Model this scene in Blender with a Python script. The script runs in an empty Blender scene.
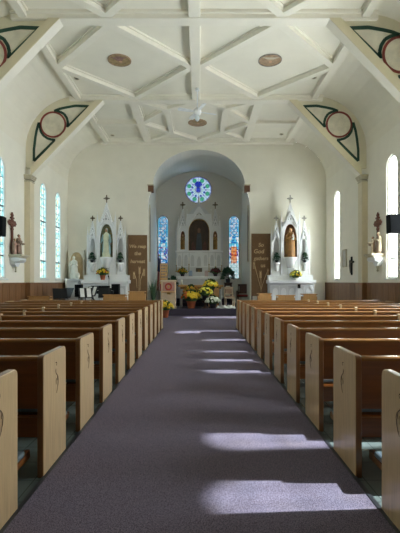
import bpy, bmesh, math, random
from mathutils import Vector, Matrix
R = random.Random(7)
PI = math.pi
sc = bpy.context.scene
COL = sc.collection
F = 414.0; VX = 199.6; VY = 282.0; EYE = 1.45      # camera numbers read off the photograph
CX = -0.12                                         # centre line of the nave
def at(px, py, Y): return Vector(((px - VX) * Y / F, Y, EYE - (py - VY) * Y / F))
def ax(px, Y): return (px - VX) * Y / F
def az(py, Y): return EYE - (py - VY) * Y / F

# ------------------------------------------------------------------ materials
def lin(h):
    h = h.lstrip('#'); c = [int(h[i:i+2], 16) / 255 for i in (0, 2, 4)]
    return tuple(x / 12.92 if x <= .04045 else ((x + .055) / 1.055) ** 2.4 for x in c) + (1,)
MATS = {}
def mat(name, col, rough=.6, metal=0, var=.12, scale=6, bump=0, spec=.5, stretch=(1, 1, 1), coat=0):
    if name in MATS: return MATS[name]
    m = bpy.data.materials.new(name); m.use_nodes = True
    nt = m.node_tree; N = nt.nodes; L = nt.links
    b = N['Principled BSDF']; b.inputs['Roughness'].default_value = rough; b.inputs['Metallic'].default_value = metal
    b.inputs['Specular IOR Level'].default_value = spec; b.inputs['Coat Weight'].default_value = coat
    c = lin(col) if isinstance(col, str) else col
    tc = N.new('ShaderNodeTexCoord'); mp = N.new('ShaderNodeMapping'); mp.inputs['Scale'].default_value = stretch
    no = N.new('ShaderNodeTexNoise'); no.inputs['Scale'].default_value = scale; no.inputs['Detail'].default_value = 4
    L.new(tc.outputs['Object'], mp.inputs['Vector']); L.new(mp.outputs['Vector'], no.inputs['Vector'])
    rp = N.new('ShaderNodeValToRGB')
    rp.color_ramp.elements[0].position = .3; rp.color_ramp.elements[1].position = .7
    rp.color_ramp.elements[0].color = tuple(x * (1 - var) for x in c[:3]) + (1,)
    rp.color_ramp.elements[1].color = tuple(min(1, x * (1 + var)) for x in c[:3]) + (1,)
    L.new(no.outputs['Fac'], rp.inputs['Fac']); L.new(rp.outputs['Color'], b.inputs['Base Color'])
    if bump:
        bp = N.new('ShaderNodeBump'); bp.inputs['Strength'].default_value = bump; bp.inputs['Distance'].default_value = .01
        L.new(no.outputs['Fac'], bp.inputs['Height']); L.new(bp.outputs['Normal'], b.inputs['Normal'])
    MATS[name] = m; return m
def glass(name, col):
    if name in MATS: return MATS[name]
    m = bpy.data.materials.new(name); m.use_nodes = True
    nt = m.node_tree; N = nt.nodes; L = nt.links; N.remove(N['Principled BSDF'])
    t = N.new('ShaderNodeBsdfTransparent'); t.inputs['Color'].default_value = lin(col) if isinstance(col, str) else col
    g = N.new('ShaderNodeBsdfGlossy'); g.inputs['Roughness'].default_value = .15; g.inputs['Color'].default_value = (.5, .5, .5, 1)
    mx = N.new('ShaderNodeMixShader'); mx.inputs['Fac'].default_value = .04
    L.new(t.outputs[0], mx.inputs[1]); L.new(g.outputs[0], mx.inputs[2]); L.new(mx.outputs[0], N['Material Output'].inputs['Surface'])
    MATS[name] = m; return m
def carpet_mat(name, c0, c1, scale):
    m = mat(name, c0, .95, var=.0, spec=.1)
    N = m.node_tree.nodes
    no = [n for n in N if n.type == 'TEX_NOISE'][0]; no.inputs['Scale'].default_value = scale; no.inputs['Detail'].default_value = 3
    rp = [n for n in N if n.type == 'VALTORGB'][0]
    rp.color_ramp.elements[0].color = lin(c0); rp.color_ramp.elements[1].color = lin(c1)
    rp.color_ramp.elements[0].position = .35; rp.color_ramp.elements[1].position = .66
    return m
def tile_mat():
    m = mat('floor tile', '#8f9a94', .25, var=.0, scale=3)
    N = m.node_tree.nodes; L = m.node_tree.links
    br = N.new('ShaderNodeTexBrick'); br.offset = 0; br.inputs['Scale'].default_value = 3.3
    br.inputs['Color1'].default_value = lin('#6f7b77'); br.inputs['Color2'].default_value = lin('#646f6b'); br.inputs['Mortar'].default_value = lin('#474e4b')
    br.inputs['Mortar Size'].default_value = .012; br.inputs['Brick Width'].default_value = 1; br.inputs['Row Height'].default_value = 1
    tc = [n for n in N if n.type == 'TEX_COORD'][0]
    L.new(tc.outputs['Object'], br.inputs['Vector']); L.new(br.outputs['Color'], N['Principled BSDF'].inputs['Base Color'])
    return m

WALL = mat('cream plaster', '#ebe8db', .8, var=.025, scale=2)
CEIL = mat('ceiling plaster', '#e9e5d6', .8, var=.025, scale=2)
BEAM = mat('painted beam', '#ebe7d9', .6, var=.02, scale=3)
PIL = mat('tan painted pilaster', '#d8cdb0', .6, var=.03)
CAP = mat('grey capital paint', '#bdb59d', .6)
FACE = mat('brace face shade tan', '#ddd4b6', .6, var=.02)  # darker tone paints the shade onto the brace fronts
SPAN = mat('spandrel paint', '#dcd6be', .7, var=.03)
CHAN = mat('chancel plaster', '#dad9d2', .8, var=.02, scale=2)
WAIN = mat('wainscot wood', '#7c5838', .4, var=.25, scale=4, stretch=(6, 6, .6))
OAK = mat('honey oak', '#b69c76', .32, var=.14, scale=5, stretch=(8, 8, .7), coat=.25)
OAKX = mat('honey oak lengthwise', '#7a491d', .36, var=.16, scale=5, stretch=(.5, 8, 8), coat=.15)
EDGE = mat('oak edge', '#7a5330', .3, var=.14, scale=5, stretch=(8, 8, .7), coat=.25)
RAIL = mat('oak top rail', '#8f6438', .25, var=.1, scale=5, stretch=(.5, 8, 8), coat=.4)
DARKW = mat('dark incised wood', '#3c2918', .6)
PAD = mat('grey blue vinyl', '#5d6b72', .4)
LIGHTW = mat('light wood', '#cfa46c', .4, var=.15, scale=4, stretch=(.6, 6, 6))
TANW = mat('tan wood', '#b78a55', .45, var=.12, scale=4, stretch=(6, 6, .6))
WHITE = mat('white altar paint', '#e9ecee', .45, var=.02)
WHITE2 = mat('pale altar paint', '#d3d6d8', .5, var=.03)
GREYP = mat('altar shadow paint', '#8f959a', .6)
GOLD = mat('gold paint', '#b08a3c', .35, metal=.6)
BRASS = mat('brass', '#a98f55', .3, metal=.9)
DKCROSS = mat('dark bronze', '#665b45', .5, metal=.3)
BLACK = mat('black plastic', '#101214', .7, spec=.15)
BLACKM = mat('black metal', '#18191b', .35, metal=.5)
PAPER = mat('sheet paper', '#dfe0de', .8)
TERRA = mat('terracotta', '#b0603c', .8, var=.15)
DPOT = mat('dark pot wrap', '#32303a', .5)
LEAF = mat('mum leaves', '#3d5a2c', .7, var=.35, scale=20)
DLEAF = mat('dark leaves', '#31573f', .6, var=.35, scale=20)
PALML = mat('spiky leaves', '#4b6b4c', .5, var=.3, scale=10)
YEL = mat('yellow petals', '#cfb022', .7, var=.2, scale=30)
PYEL = mat('pale yellow petals', '#dede5a', .7, var=.15, scale=30)
ORG = mat('orange petals', '#c9692a', .7, var=.25, scale=30)
PALE = mat('white petals', '#dfe6d6', .7, var=.1, scale=30)
BURG = mat('burgundy petals', '#5a1424', .7, var=.25, scale=30)
RED = mat('red trim', '#a8412f', .6)
GREEN = mat('dark green paint', '#1d4536', .6)
MAROON = mat('maroon paint', '#8a4038', .6)
STENC = mat('stencil taupe', '#d6d1be', .7)
BROWNCLOTH = mat('brown felt', '#7c6044', .95, var=.1, scale=9)
LETTER = mat('cream applique', '#cfb48c', .9)
SKIN = mat('painted flesh', '#c79d7c', .6)
MARYROBE = mat('ivory robe', '#cfd2b6', .6)
MARYBLUE = mat('pale blue mantle', '#8fb0b4', .6)
BROWNROBE = mat('brown gold robe', '#8f6532', .55, var=.25)
STONE = mat('white statue plaster', '#dadbd2', .6, var=.05)
TAUPE = mat('taupe figure paint', '#8f7a68', .7, var=.2)
PINKF = mat('rose figure paint', '#b08f82', .7, var=.15)
CRW = mat('reddish brown cross wood', '#6b4334', .6)
PLAQ = mat('silver grey plaque', '#b9b9b0', .4)
LEAD = mat('window lead', '#3a4650', .5)
FRAMEW = mat('white window frame', '#dfe3e0', .5, var=.02)
NICHEB = mat('brown niche back', '#7d5535', .7, var=.1)
NICHEC = mat('olive niche back', '#8c8f70', .7, var=.2)
PAINTD = mat('dark painting ground', '#3b2a1e', .4, var=.4, scale=5)
NAVY = mat('flag navy', '#232a50', .8)
FRED = mat('flag red', '#8e2a30', .8)
FWHITE = mat('flag white', '#cfcac8', .8)
CANDLE = mat('candle wax', '#e8e6dc', .5)
REDSEAT = mat('red upholstery', '#8a2f2a', .8)
MAHOG = mat('mahogany', '#3f2418', .35)
PALEW = mat('pale limed wood', '#c9b49a', .5, var=.1)
FANW = mat('fan white', '#e3e6e6', .4)

# ------------------------------------------------------------------ mesh builder
class MB:
    def __init__(s): s.v = []; s.f = []; s.m = []; s.sm = []
    def add(s, vs, fs, m=0, smooth=False):
        o = len(s.v); s.v += [tuple(v) for v in vs]
        for f in fs: s.f.append([i + o for i in f]); s.m.append(m); s.sm.append(smooth)
        return s
    def box(s, x0, x1, y0, y1, z0, z1, m=0):
        vs = [(x, y, z) for z in (z0, z1) for y in (y0, y1) for x in (x0, x1)]
        return s.add(vs, [(0, 2, 3, 1), (4, 5, 7, 6), (0, 1, 5, 4), (2, 6, 7, 3), (0, 4, 6, 2), (1, 3, 7, 5)], m)
    def prism(s, poly, axis, a, b, m=0):
        # poly of 2D points; axis 'x': points are (y,z); 'y': (x,z); 'z': (x,y)
        def P(p, t): return {'x': (t, p[0], p[1]), 'y': (p[0], t, p[1]), 'z': (p[0], p[1], t)}[axis]
        n = len(poly); vs = [P(p, a) for p in poly] + [P(p, b) for p in poly]
        fs = [tuple(range(n)), tuple(range(2 * n - 1, n - 1, -1))] + [(i, i + n, (i + 1) % n + n, (i + 1) % n) for i in range(n)]
        return s.add(vs, fs, m)
    def beam(s, p, q, w, h, m=0, up=(0, 0, 1)):
        p = Vector(p); q = Vector(q); d = (q - p).normalized(); u = Vector(up)
        sd = d.cross(u).normalized(); u = sd.cross(d).normalized()
        vs = [e + sd * (i * w / 2) + u * (j * h / 2) for e in (p, q) for i, j in ((-1, -1), (1, -1), (1, 1), (-1, 1))]
        return s.add(vs, [(3, 2, 1, 0), (4, 5, 6, 7), (0, 1, 5, 4), (1, 2, 6, 5), (2, 3, 7, 6), (3, 0, 4, 7)], m)
    def lathe(s, prof, c=(0, 0, 0), seg=20, m=0, sx=1, sy=1, fold=0, nf=7, smooth=True):
        vs = []; n = len(prof)
        for k, (r, z) in enumerate(prof):
            for i in range(seg):
                a = 2 * PI * i / seg
                rr = r * (1 + fold * math.sin(nf * a + k * .5) * (1 - k / n))
                vs.append((c[0] + rr * math.cos(a) * sx, c[1] + rr * math.sin(a) * sy, c[2] + z))
        fs = [(k * seg + i, k * seg + (i + 1) % seg, (k + 1) * seg + (i + 1) % seg, (k + 1) * seg + i) for k in range(n - 1) for i in range(seg)]
        s.add(vs, fs, m, smooth)
        o = len(s.v) - n * seg
        s.f.append([o + i for i in range(seg - 1, -1, -1)]); s.m.append(m); s.sm.append(False)
        s.f.append([o + (n - 1) * seg + i for i in range(seg)]); s.m.append(m); s.sm.append(False)
        return s
    def ball(s, c, r, m=0, seg=12, rings=8, k=(1, 1, 1)):
        prof = [(r * math.sin(PI * (i + .02) / (rings + .04)) , -r * math.cos(PI * i / rings)) for i in range(rings + 1)]
        vs = []; n = rings + 1
        for rr, z in prof:
            for i in range(seg):
                a = 2 * PI * i / seg
                vs.append((c[0] + rr * math.cos(a) * k[0], c[1] + rr * math.sin(a) * k[1], c[2] + z * k[2]))
        fs = [(q * seg + i, q * seg + (i + 1) % seg, (q + 1) * seg + (i + 1) % seg, (q + 1) * seg + i) for q in range(n - 1) for i in range(seg)]
        return s.add(vs, fs, m, True)
    def tube(s, pts, r, m=0, seg=8):
        pts = [Vector(p) for p in pts]; rs = r if isinstance(r, (list, tuple)) else [r] * len(pts)
        vs = []
        for i, p in enumerate(pts):
            d = (pts[min(i + 1, len(pts) - 1)] - pts[max(i - 1, 0)]).normalized()
            u = Vector((0, 0, 1)) if abs(d.z) < .9 else Vector((1, 0, 0))
            a = d.cross(u).normalized(); b = a.cross(d)
            for k in range(seg):
                t = 2 * PI * k / seg; vs.append(p + (a * math.cos(t) + b * math.sin(t)) * rs[i])
        n = len(pts)
        fs = [(q * seg + i, q * seg + (i + 1) % seg, (q + 1) * seg + (i + 1) % seg, (q + 1) * seg + i) for q in range(n - 1) for i in range(seg)]
        fs += [tuple(range(seg - 1, -1, -1)), tuple((n - 1) * seg + i for i in range(seg))]
        return s.add(vs, fs, m, True)
    def ring(s, c, r0, r1, y0, y1, m=0, seg=32, a0=0, a1=2 * PI, axis='y'):
        full = abs(a1 - a0 - 2 * PI) < 1e-6
        n = seg if full else seg + 1
        vs = []
        for i in range(n):
            a = a0 + (a1 - a0) * i / seg
            for r, y in ((r0, y0), (r1, y0), (r1, y1), (r0, y1)):
                p = (c[0] + r * math.cos(a), y, c[1] + r * math.sin(a)) if axis == 'y' else (c[0] + r * math.cos(a), c[1] + r * math.sin(a), y)
                vs.append(p)
        fs = []
        for i in range(seg):
            j = (i + 1) % n
            for k in range(4): fs.append((i * 4 + k, j * 4 + k, j * 4 + (k + 1) % 4, i * 4 + (k + 1) % 4))
        if not full: fs += [(0, 1, 2, 3), tuple(4 * seg + k for k in (3, 2, 1, 0))]
        return s.add(vs, fs, m, False)
    def strip(s, poly, w, y0, y1, m=0, closed=True):
        n = len(poly)
        for i in range(n if closed else n - 1):
            p = poly[i]; q = poly[(i + 1) % n]
            s.beam((p[0], (y0 + y1) / 2, p[1]), (q[0], (y0 + y1) / 2, q[1]), w, abs(y1 - y0), m, up=(0, 1, 0))
        return s
    def build(s, name, mats, parent=None, loc=None, bevel=0, seg=2, sub=0):
        me = bpy.data.meshes.new(name); me.from_pydata(s.v, [], s.f); 
        if not isinstance(mats, (list, tuple)): mats = [mats]
        for m in mats: me.materials.append(m)
        me.polygons.foreach_set('material_index', s.m); me.polygons.foreach_set('use_smooth', s.sm)
        bm = bmesh.new(); bm.from_mesh(me); bmesh.ops.recalc_face_normals(bm, faces=bm.faces); bm.to_mesh(me); bm.free()
        me.update()
        o = bpy.data.objects.new(name, me); COL.objects.link(o)
        if parent: o.parent = parent
        if loc is not None: o.location = loc
        if bevel:
            b = o.modifiers.new('bevel', 'BEVEL'); b.width = bevel; b.segments = seg; b.limit_method = 'ANGLE'; b.angle_limit = .6
        return o
def thing(name, label, cat, loc=(0, 0, 0), rz=0, group=None):
    o = bpy.data.objects.new(name, None); COL.objects.link(o); o.empty_display_size = .1
    o.location = loc; o.rotation_euler = (0, 0, rz); o['label'] = label; o['category'] = cat
    if group: o['group'] = group
    return o
def tag(o, label, cat, group=None):
    o['label'] = label; o['category'] = cat
    if group: o['group'] = group
    return o
def struct(o, label=None, cat=None):
    o['kind'] = 'structure'
    if label: o['label'] = label
    if cat: o['category'] = cat
    return o
def dup(root, loc, label, group=None):
    r = root.copy(); COL.objects.link(r); r.location = loc; r['label'] = label
    if group: r['group'] = group
    for ch in list(root.children):
        c = ch.copy(); COL.objects.link(c); c.parent = r
        for g in list(ch.children):
            d = g.copy(); COL.objects.link(d); d.parent = c
    return r
ORD = ['first', 'second', 'third', 'fourth', 'fifth', 'sixth', 'seventh', 'eighth', 'ninth', 'tenth', 'eleventh', 'twelfth']

# ------------------------------------------------------------------ the setting
HW = 5.8; XL = CX - HW; XR = CX + HW
YB = -3.0; YF = 18.6; YC = 22.2; CH = 7.78; COVE = 1.8; CZ0 = CH - COVE
PLAT = 17.7; PZ = .30
struct(MB().box(XL - .3, XR + .3, YB - .3, YF + .2, -.2, 0).build('floor', tile_mat()), 'pale grey green tiled floor under the pews', 'floor')
CARP = carpet_mat('aisle carpet', '#433d48', '#837b8b', 150)
STEPC = carpet_mat('sanctuary carpet', '#38333f', '#56505d', 120)
AH = 1.13
tag(MB().box(-AH, AH, YB, 13.35, 0, .012).box(XL + .06, XR - .06, 13.35, PLAT - .02, 0, .012)
    .build('aisle_carpet', CARP), 'purple grey speckled carpet running down the aisle between the pews', 'carpet')
for s in (-1, 1):
    struct(MB().box(s * AH, s * (AH + .03), YB, 13.35, 0, .016).build('trim_%d' % (1 if s < 0 else 2), mat('dark carpet edge', '#26282c', .5)), 'dark edging strip along the aisle carpet', 'trim')
struct(MB().box(XL, XR, PLAT, YF, 0.0, PZ).box(-2.32, 2.26, YF, YC + .1, -.0, PZ).box(-1.75, 1.75, 19.9, YC, PZ, PZ + .16).box(-1.5, 1.5, 20.2, YC, PZ + .16, PZ + .34)
       .build('trim_3', STEPC, bevel=.01), 'carpeted sanctuary platform with steps', 'platform')

def arch_h(u, half, spring, k=1.0): return spring + k * math.sqrt(max(0, half * half - u * u))
def head(c): return 4.88 if c > 11 else 4.28  # nearer, unseen windows get lower heads to shorten the sun strips
def wall_strip(mb, P, u0, u1, z1, wins, sill, spring_, half, recess):
    """a wall face along u with round-headed openings; P(u, v, d) gives the point at depth d into the wall"""
    us = u0
    for c in sorted(wins):
        a, b = c - half, c + half; spring = head(c)
        mb.add([P(us, 0, 0), P(a, 0, 0), P(a, z1, 0), P(us, z1, 0)], [(0, 1, 2, 3)])
        mb.add([P(a, 0, 0), P(b, 0, 0), P(b, sill, 0), P(a, sill, 0)], [(0, 1, 2, 3)])
        n = 14; pts = [(a + (b - a) * .5 * (1 - math.cos(PI * i / n))) for i in range(n + 1)]
        hs = [arch_h(u - c, half, spring) for u in pts]
        for i in range(n):
            mb.add([P(pts[i], hs[i], 0), P(pts[i + 1], hs[i + 1], 0), P(pts[i + 1], z1, 0), P(pts[i], z1, 0)], [(0, 1, 2, 3)])
            mb.add([P(pts[i], hs[i], 0), P(pts[i + 1], hs[i + 1], 0), P(pts[i + 1], hs[i + 1], recess), P(pts[i], hs[i], recess)], [(0, 1, 2, 3)])
        for e in (a, b): mb.add([P(e, sill, 0), P(e, spring, 0), P(e, spring, recess), P(e, sill, recess)], [(0, 1, 2, 3)])
        mb.add([P(a, sill, 0), P(b, sill, 0), P(b, sill, recess), P(a, sill, recess)], [(0, 1, 2, 3)])
        us = b
    mb.add([P(us, 0, 0), P(u1, 0, 0), P(u1, z1, 0), P(us, z1, 0)], [(0, 1, 2, 3)])
SILL, SPR, WH = 1.56, 4.88, .34
LWIN = [2.75, 3.85, 6.7, 7.75, 8.8, 10.0, 12.28, 15.72, 17.35]
RWIN = [3.08, 4.16, 7.12, 8.1, 9.08, 10.42, 12.25, 17.12]  # nearer ones are out of view, placed to throw sun strips on the carpet
w = MB(); wall_strip(w, lambda u, v, d: (XL - d, u, v), YB, YF, CZ0, LWIN, SILL, SPR, WH, .3); struct(w.build('wall_left', WALL), 'cream wall with narrow stained windows and brown wainscot', 'wall')
w = MB(); wall_strip(w, lambda u, v, d: (XR + d, u, v), YB, YF, CZ0, RWIN, SILL, SPR, WH, .3); struct(w.build('wall_right', WALL), 'cream wall with bright narrow windows and brown wainscot', 'wall')
struct(MB().add([(XL, YB, 0), (XR, YB, 0), (XR, YB, CH), (XL, YB, CH)], [(0, 1, 2, 3)]).build('wall_back', WAIN), 'brown panelled back wall of the nave', 'wall')

# section of cove + flat ceiling
def sect(x):
    a = abs(x - CX)
    if a <= HW - COVE: return CH
    return CZ0 + math.sqrt(max(0, COVE ** 2 - (a - (HW - COVE)) ** 2))
NS = 12
prof = [(XL + COVE * (1 - math.cos(PI / 2 * i / NS)), CZ0 + COVE * math.sin(PI / 2 * i / NS)) for i in range(NS + 1)]
prof += [(2 * CX - x, z) for x, z in reversed(prof)]
c = MB()
for i in range(len(prof) - 1):
    (x0, z0), (x1, z1) = prof[i], prof[i + 1]
    c.add([(x0, YB, z0), (x1, YB, z1), (x1, YF, z1), (x0, YF, z0)], [(0, 1, 2, 3)], 0, True)
struct(c.build('ceiling', CEIL), 'coved cream plaster ceiling with raised ribs', 'ceiling')

# front wall with the chancel arch
QC = -.03; QJ = 2.29; QA = 2.07
def arch_open(x):
    a = abs(x - QC)
    if a >= QJ: return None
    if a <= QA: return 5.78 + 1.62 * math.sqrt(max(0, 1 - (a / QA) ** 2))
    t = (QJ - a) / (QJ - QA)
    return 4.7 + .85 * math.sqrt(max(0, 1 - (1 - t) ** 2))
xs = sorted(set([XL + COVE * (1 - math.cos(PI / 2 * i / 16)) for i in range(17)] + [XR - COVE * (1 - math.cos(PI / 2 * i / 16)) for i in range(17)] +
            [QC + QA * math.cos(PI * i / 40) for i in range(41)] + [QC + s * (QA + (QJ - QA) * i / 8) for i in range(9) for s in (-1, 1)] + [XL, XR]))
w = MB(); eps = 1e-4
for a, b in zip(xs, xs[1:]):
    mid = (a + b) / 2
    if abs(mid - QC) >= QJ: la = lb = 0
    else:
        sg = 1 if mid > QC else -1
        la = arch_open(a + eps * (1 if a < mid else -1)) if abs(a - QC) < QJ - 1e-6 else 4.7
        lb = arch_open(b - eps) if abs(b - QC) < QJ - 1e-6 else 4.7
    w.add([(a, YF, la), (b, YF, lb), (b, YF, sect(b)), (a, YF, sect(a))], [(0, 1, 2, 3)])
struct(w.build('wall_front', WALL), 'cream front wall with a wide arch into the chancel', 'wall')
# chancel: side walls, vault, end wall
NV = 36
fr = [(QC - QJ, 4.7)] + [(QC - QJ + (QJ - QA) * (1 - math.cos(PI / 2 * i / 5)), 4.7 + .85 * math.sin(PI / 2 * i / 5)) for i in range(1, 6)] + \
     [(QC - QA * math.cos(PI * i / NV), 5.78 + 1.62 * math.sin(PI * i / NV)) for i in range(NV + 1)]
fr += [(2 * QC - x, z) for x, z in reversed(fr[:6])]
VR = (QJ ** 2 + 1.0 ** 2) / 2.0
def vault(x): return 7.38 - VR + math.sqrt(max(0, VR * VR - (x - QC) ** 2))
n = len(fr)
bk = []
for i, (x, z) in enumerate(fr):
    xb = QC + (x - QC) * QJ / QA if abs(x - QC) <= QA and z > 5.6 else QC + math.copysign(QJ, x - QC)
    bk.append((xb, vault(xb) if z > 5.6 else 4.7 + (vault(QC + QJ) - 4.7) * (z - 4.7) / .9))
w = MB()
for i in range(n - 1):
    w.add([(fr[i][0], YF, fr[i][1]), (fr[i + 1][0], YF, fr[i + 1][1]), (bk[i + 1][0], YC, bk[i + 1][1]), (bk[i][0], YC, bk[i][1])], [(0, 1, 2, 3)], 0, True)
struct(w.build('wall_chancel_vault', CHAN), 'curved grey plaster vault over the chancel', 'vault')
for s, nm in ((-1, 'wall_chancel_left'), (1, 'wall_chancel_right')):
    X = QC + s * QJ
    struct(MB().add([(X, YF, 0), (X, YC, 0), (X, YC, 4.7), (X, YF, 4.7)], [(0, 1, 2, 3)]).build(nm, CHAN), 'pale side wall of the chancel', 'wall')
# end wall with rose and two lancets
ROSE = Vector((ax(198.3, YC), YC, az(189.7, YC))); RR = .72
LW = .29; LS, LSP = 1.62, 4.72
LX = (ax(163, YC), ax(234, YC))
w = MB()
def hole_wall(mb, y, x0, x1, z0, z1):
    xs = set([x0, x1])
    for lx in LX: xs |= {lx - LW * math.cos(PI * i / 12) for i in range(13)}
    xs |= {ROSE.x - RR * math.cos(PI * i / 28) for i in range(29)}
    xs = sorted(xs)
    for a, b in zip(xs, xs[1:]):
        m = (a + b) / 2
        def spans(x):
            lo = [(z0, None)]
            for lx in LX:
                if abs(m - lx) < LW: return [(z0, LS), (arch_h(x - lx, LW, LSP), vault(x) + .35)]
            if abs(m - ROSE.x) < RR:
                h = math.sqrt(max(0, RR * RR - (x - ROSE.x) ** 2)); return [(z0, ROSE.z - h), (ROSE.z + h, vault(x) + .35)]
            return [(z0, vault(x) + .35)]
        for (p0, p1), (q0, q1) in zip(spans(a), spans(b)):
            mb.add([(a, y, p0), (b, y, q0), (b, y, q1), (a, y, p1)], [(0, 1, 2, 3)])
hole_wall(w, YC, QC - QJ, QC + QJ, 0, 0)
for lx in LX:
    pts = [(lx - LW, LS), (lx + LW, LS)] + [(lx + LW * math.cos(PI * i / 12), LSP + LW * math.sin(PI * i / 12)) for i in range(13)]
    for i in range(len(pts)):
        p, q = pts[i], pts[(i + 1) % len(pts)]
        w.add([(p[0], YC, p[1]), (q[0], YC, q[1]), (q[0], YC + .25, q[1]), (p[0], YC + .25, p[1])], [(0, 1, 2, 3)])
for i in range(40):
    a, b = 2 * PI * i / 40, 2 * PI * (i + 1) / 40
    w.add([(ROSE.x + RR * math.cos(t), YC + d, ROSE.z + RR * math.sin(t)) for t, d in ((a, 0), (b, 0), (b, .25), (a, .25))], [(0, 1, 2, 3)])
struct(w.build('wall_chancel_end', CHAN), 'end wall of the chancel with round window above the altar', 'wall')

# ---- windows
def glass_grid(half, sill, spring, cell, fn, seed):
    rr = random.Random(seed); mb = MB()
    nx = max(3, round(2 * half / cell)); top = spring + half; nz = round((top - sill) / cell)
    for i in range(nx):
        for j in range(nz):
            x0 = -half + 2 * half * i / nx; x1 = -half + 2 * half * (i + 1) / nx
            z0 = sill + (top - sill) * j / nz; z1 = sill + (top - sill) * (j + 1) / nz
            cl = lambda x, z: min(z, arch_h(x, half, spring))
            if arch_h((x0 + x1) / 2, half, spring) < z0: continue
            mb.add([(x0, 0, z0), (x1, 0, z0), (x1, 0, cl(x1, z1)), (x0, 0, cl(x0, z1))], [(0, 1, 2, 3)], fn(i, j, nx, nz, rr))
    return mb
def leads(half, sill, spring, dz, cols, r=.008, bars=()):
    mb = MB()
    for k in range(1, cols):
        x = -half + 2 * half * k / cols; mb.box(x - r / 2, x + r / 2, -.006, .006, sill, arch_h(x, half, spring))
    z = sill + dz
    while z < spring: mb.box(-half, half, -.006, .006, z - r / 2, z + r / 2); z += dz
    for b in bars: mb.box(-half, half, -.012, .012, b - .022, b + .022)
    return mb
def outline(half, sill, spring):
    return [(-half, sill), (half, sill)] + [(half * math.cos(PI * i / 14), spring + half * math.sin(PI * i / 14)) for i in range(15)]
CY = [glass('glass white', (.92, .98, 1, 1)), glass('glass pale cyan', (.45, .85, .95, 1)), glass('glass teal', (.2, .55, .65, 1)), glass('glass deep blue', (.08, .2, .55, 1)), glass('glass straw', (.85, .8, .45, 1))]
def f_left(i, j, nx, nz, rr):
    t = (i * 2 + j) % 7
    if i in (0, nx - 1): return 1 if j % 3 else 2
    if rr.random() < .05: return 4
    return 0 if rr.random() < .5 else (1 if rr.random() < .78 else 2)
WT = [glass('glass clear', (.95, .97, .98, 1)), glass('glass clear cool', (.86, .93, .97, 1)), glass('glass faint straw', (.93, .92, .82, 1))]
def f_right(i, j, nx, nz, rr): return rr.choice((0, 0, 0, 1, 2))
nwin = 0
def portal(loc, rot, sx, sy):
    l = bpy.data.lights.new('daylight_portal', 'AREA'); l.shape = 'RECTANGLE'; l.size = sx; l.size_y = sy
    l.cycles.is_portal = True
    o = bpy.data.objects.new('daylight_portal', l); COL.objects.link(o); o.location = loc; o.rotation_euler = rot
for side, wins, fn, pal, rec in (('l', LWIN, f_left, CY, .05), ('r', RWIN, f_right, WT, .07)):
    for k, yc in enumerate(wins):
        nwin += 1
        s = -1 if side == 'l' else 1
        o = bpy.data.objects.new('window_%d' % nwin, None); COL.objects.link(o)
        o.location = ((XL if s < 0 else XR) + s * rec, yc, 0); o.rotation_euler = (0, 0, -s * PI / 2)
        struct(o, 'narrow round-headed %s window in the side wall' % ('cyan stained glass' if s < 0 else 'bright clear glass'), 'window')
        SPR = head(yc)
        glass_grid(WH, SILL, SPR, .085, fn, 11 + nwin).build('glass_pane', pal, o)
        leads(WH, SILL, SPR, .34, 3, .012, (2.25, 3.75) if s < 0 else (2.15,)).build('lead_lattice', LEAD, o)
        MB().strip(outline(WH - .025, SILL + .025, SPR), .05, -.03, .03).build('window_frame', FRAMEW, o)
        MB().box(-WH - .05, WH + .05, -.12 , rec - .1 if False else -.02, SILL - .05, SILL).build('window_sill', FRAMEW, o, bevel=.008)
        portal(((XL if s < 0 else XR) - s * .02, yc, (SILL + SPR + WH) / 2), (0, s * PI / 2, 0), SPR + WH - SILL, 2 * WH)
# chancel lancets
CP = [glass('c white', (0.212, 0.216, 0.223, 1)), glass('c cyan', (0.034, 0.145, 0.200, 1)), glass('c blue', (0.005, 0.044, 0.134, 1)), glass('c navy', (0.002, 0.008, 0.044, 1)), glass('c teal', (0.018, 0.112, 0.112, 1)),
      glass('c orange', (0.200, 0.067, 0.018, 1)), glass('c red', (0.122, 0.011, 0.011, 1)), glass('c purple', (0.067, 0.044, 0.134, 1)), glass('c green', (0.011, 0.078, 0.023, 1)), glass('c flesh', (0.179, 0.122, 0.089, 1))]
def f_ch(kind):
    def fn(i, j, nx, nz, rr):
        v = j / nz; u = (i + .5) / nx - .5
        if v > .66:
            d = (i + j) % 4; e = (i - j) % 4
            if i in (0, nx - 1): return 1
            return 3 if (d == 0 and e == 0) else (2 if d == 0 or e == 0 else rr.choice((0, 1)))
        if v > .5:
            lim = .5 - (v - .5) * 2.6
            if abs(u) > lim: return rr.choice((0, 0, 1))
            if v > .55: return rr.choice((2, 2, 1))
            return rr.choice((0, 1)) if abs(u) < .2 else 1
        if kind == 'l':
            if v > .2:
                if abs(u) < .2: return rr.choice((0, 7, 2, 0, 1))
                return rr.choice((2, 3, 1, 7, 0))
            return rr.choice((8, 4, 5, 2, 8))
        if v > .24:
            if -.3 < u < .25: return rr.choice((5, 5, 6, 9, 5))
            return rr.choice((0, 7, 0, 3, 1))
        d = (i + j) % 4; e = (i - j) % 4
        return 4 if d == 0 or e == 0 else 0
    return fn
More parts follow.
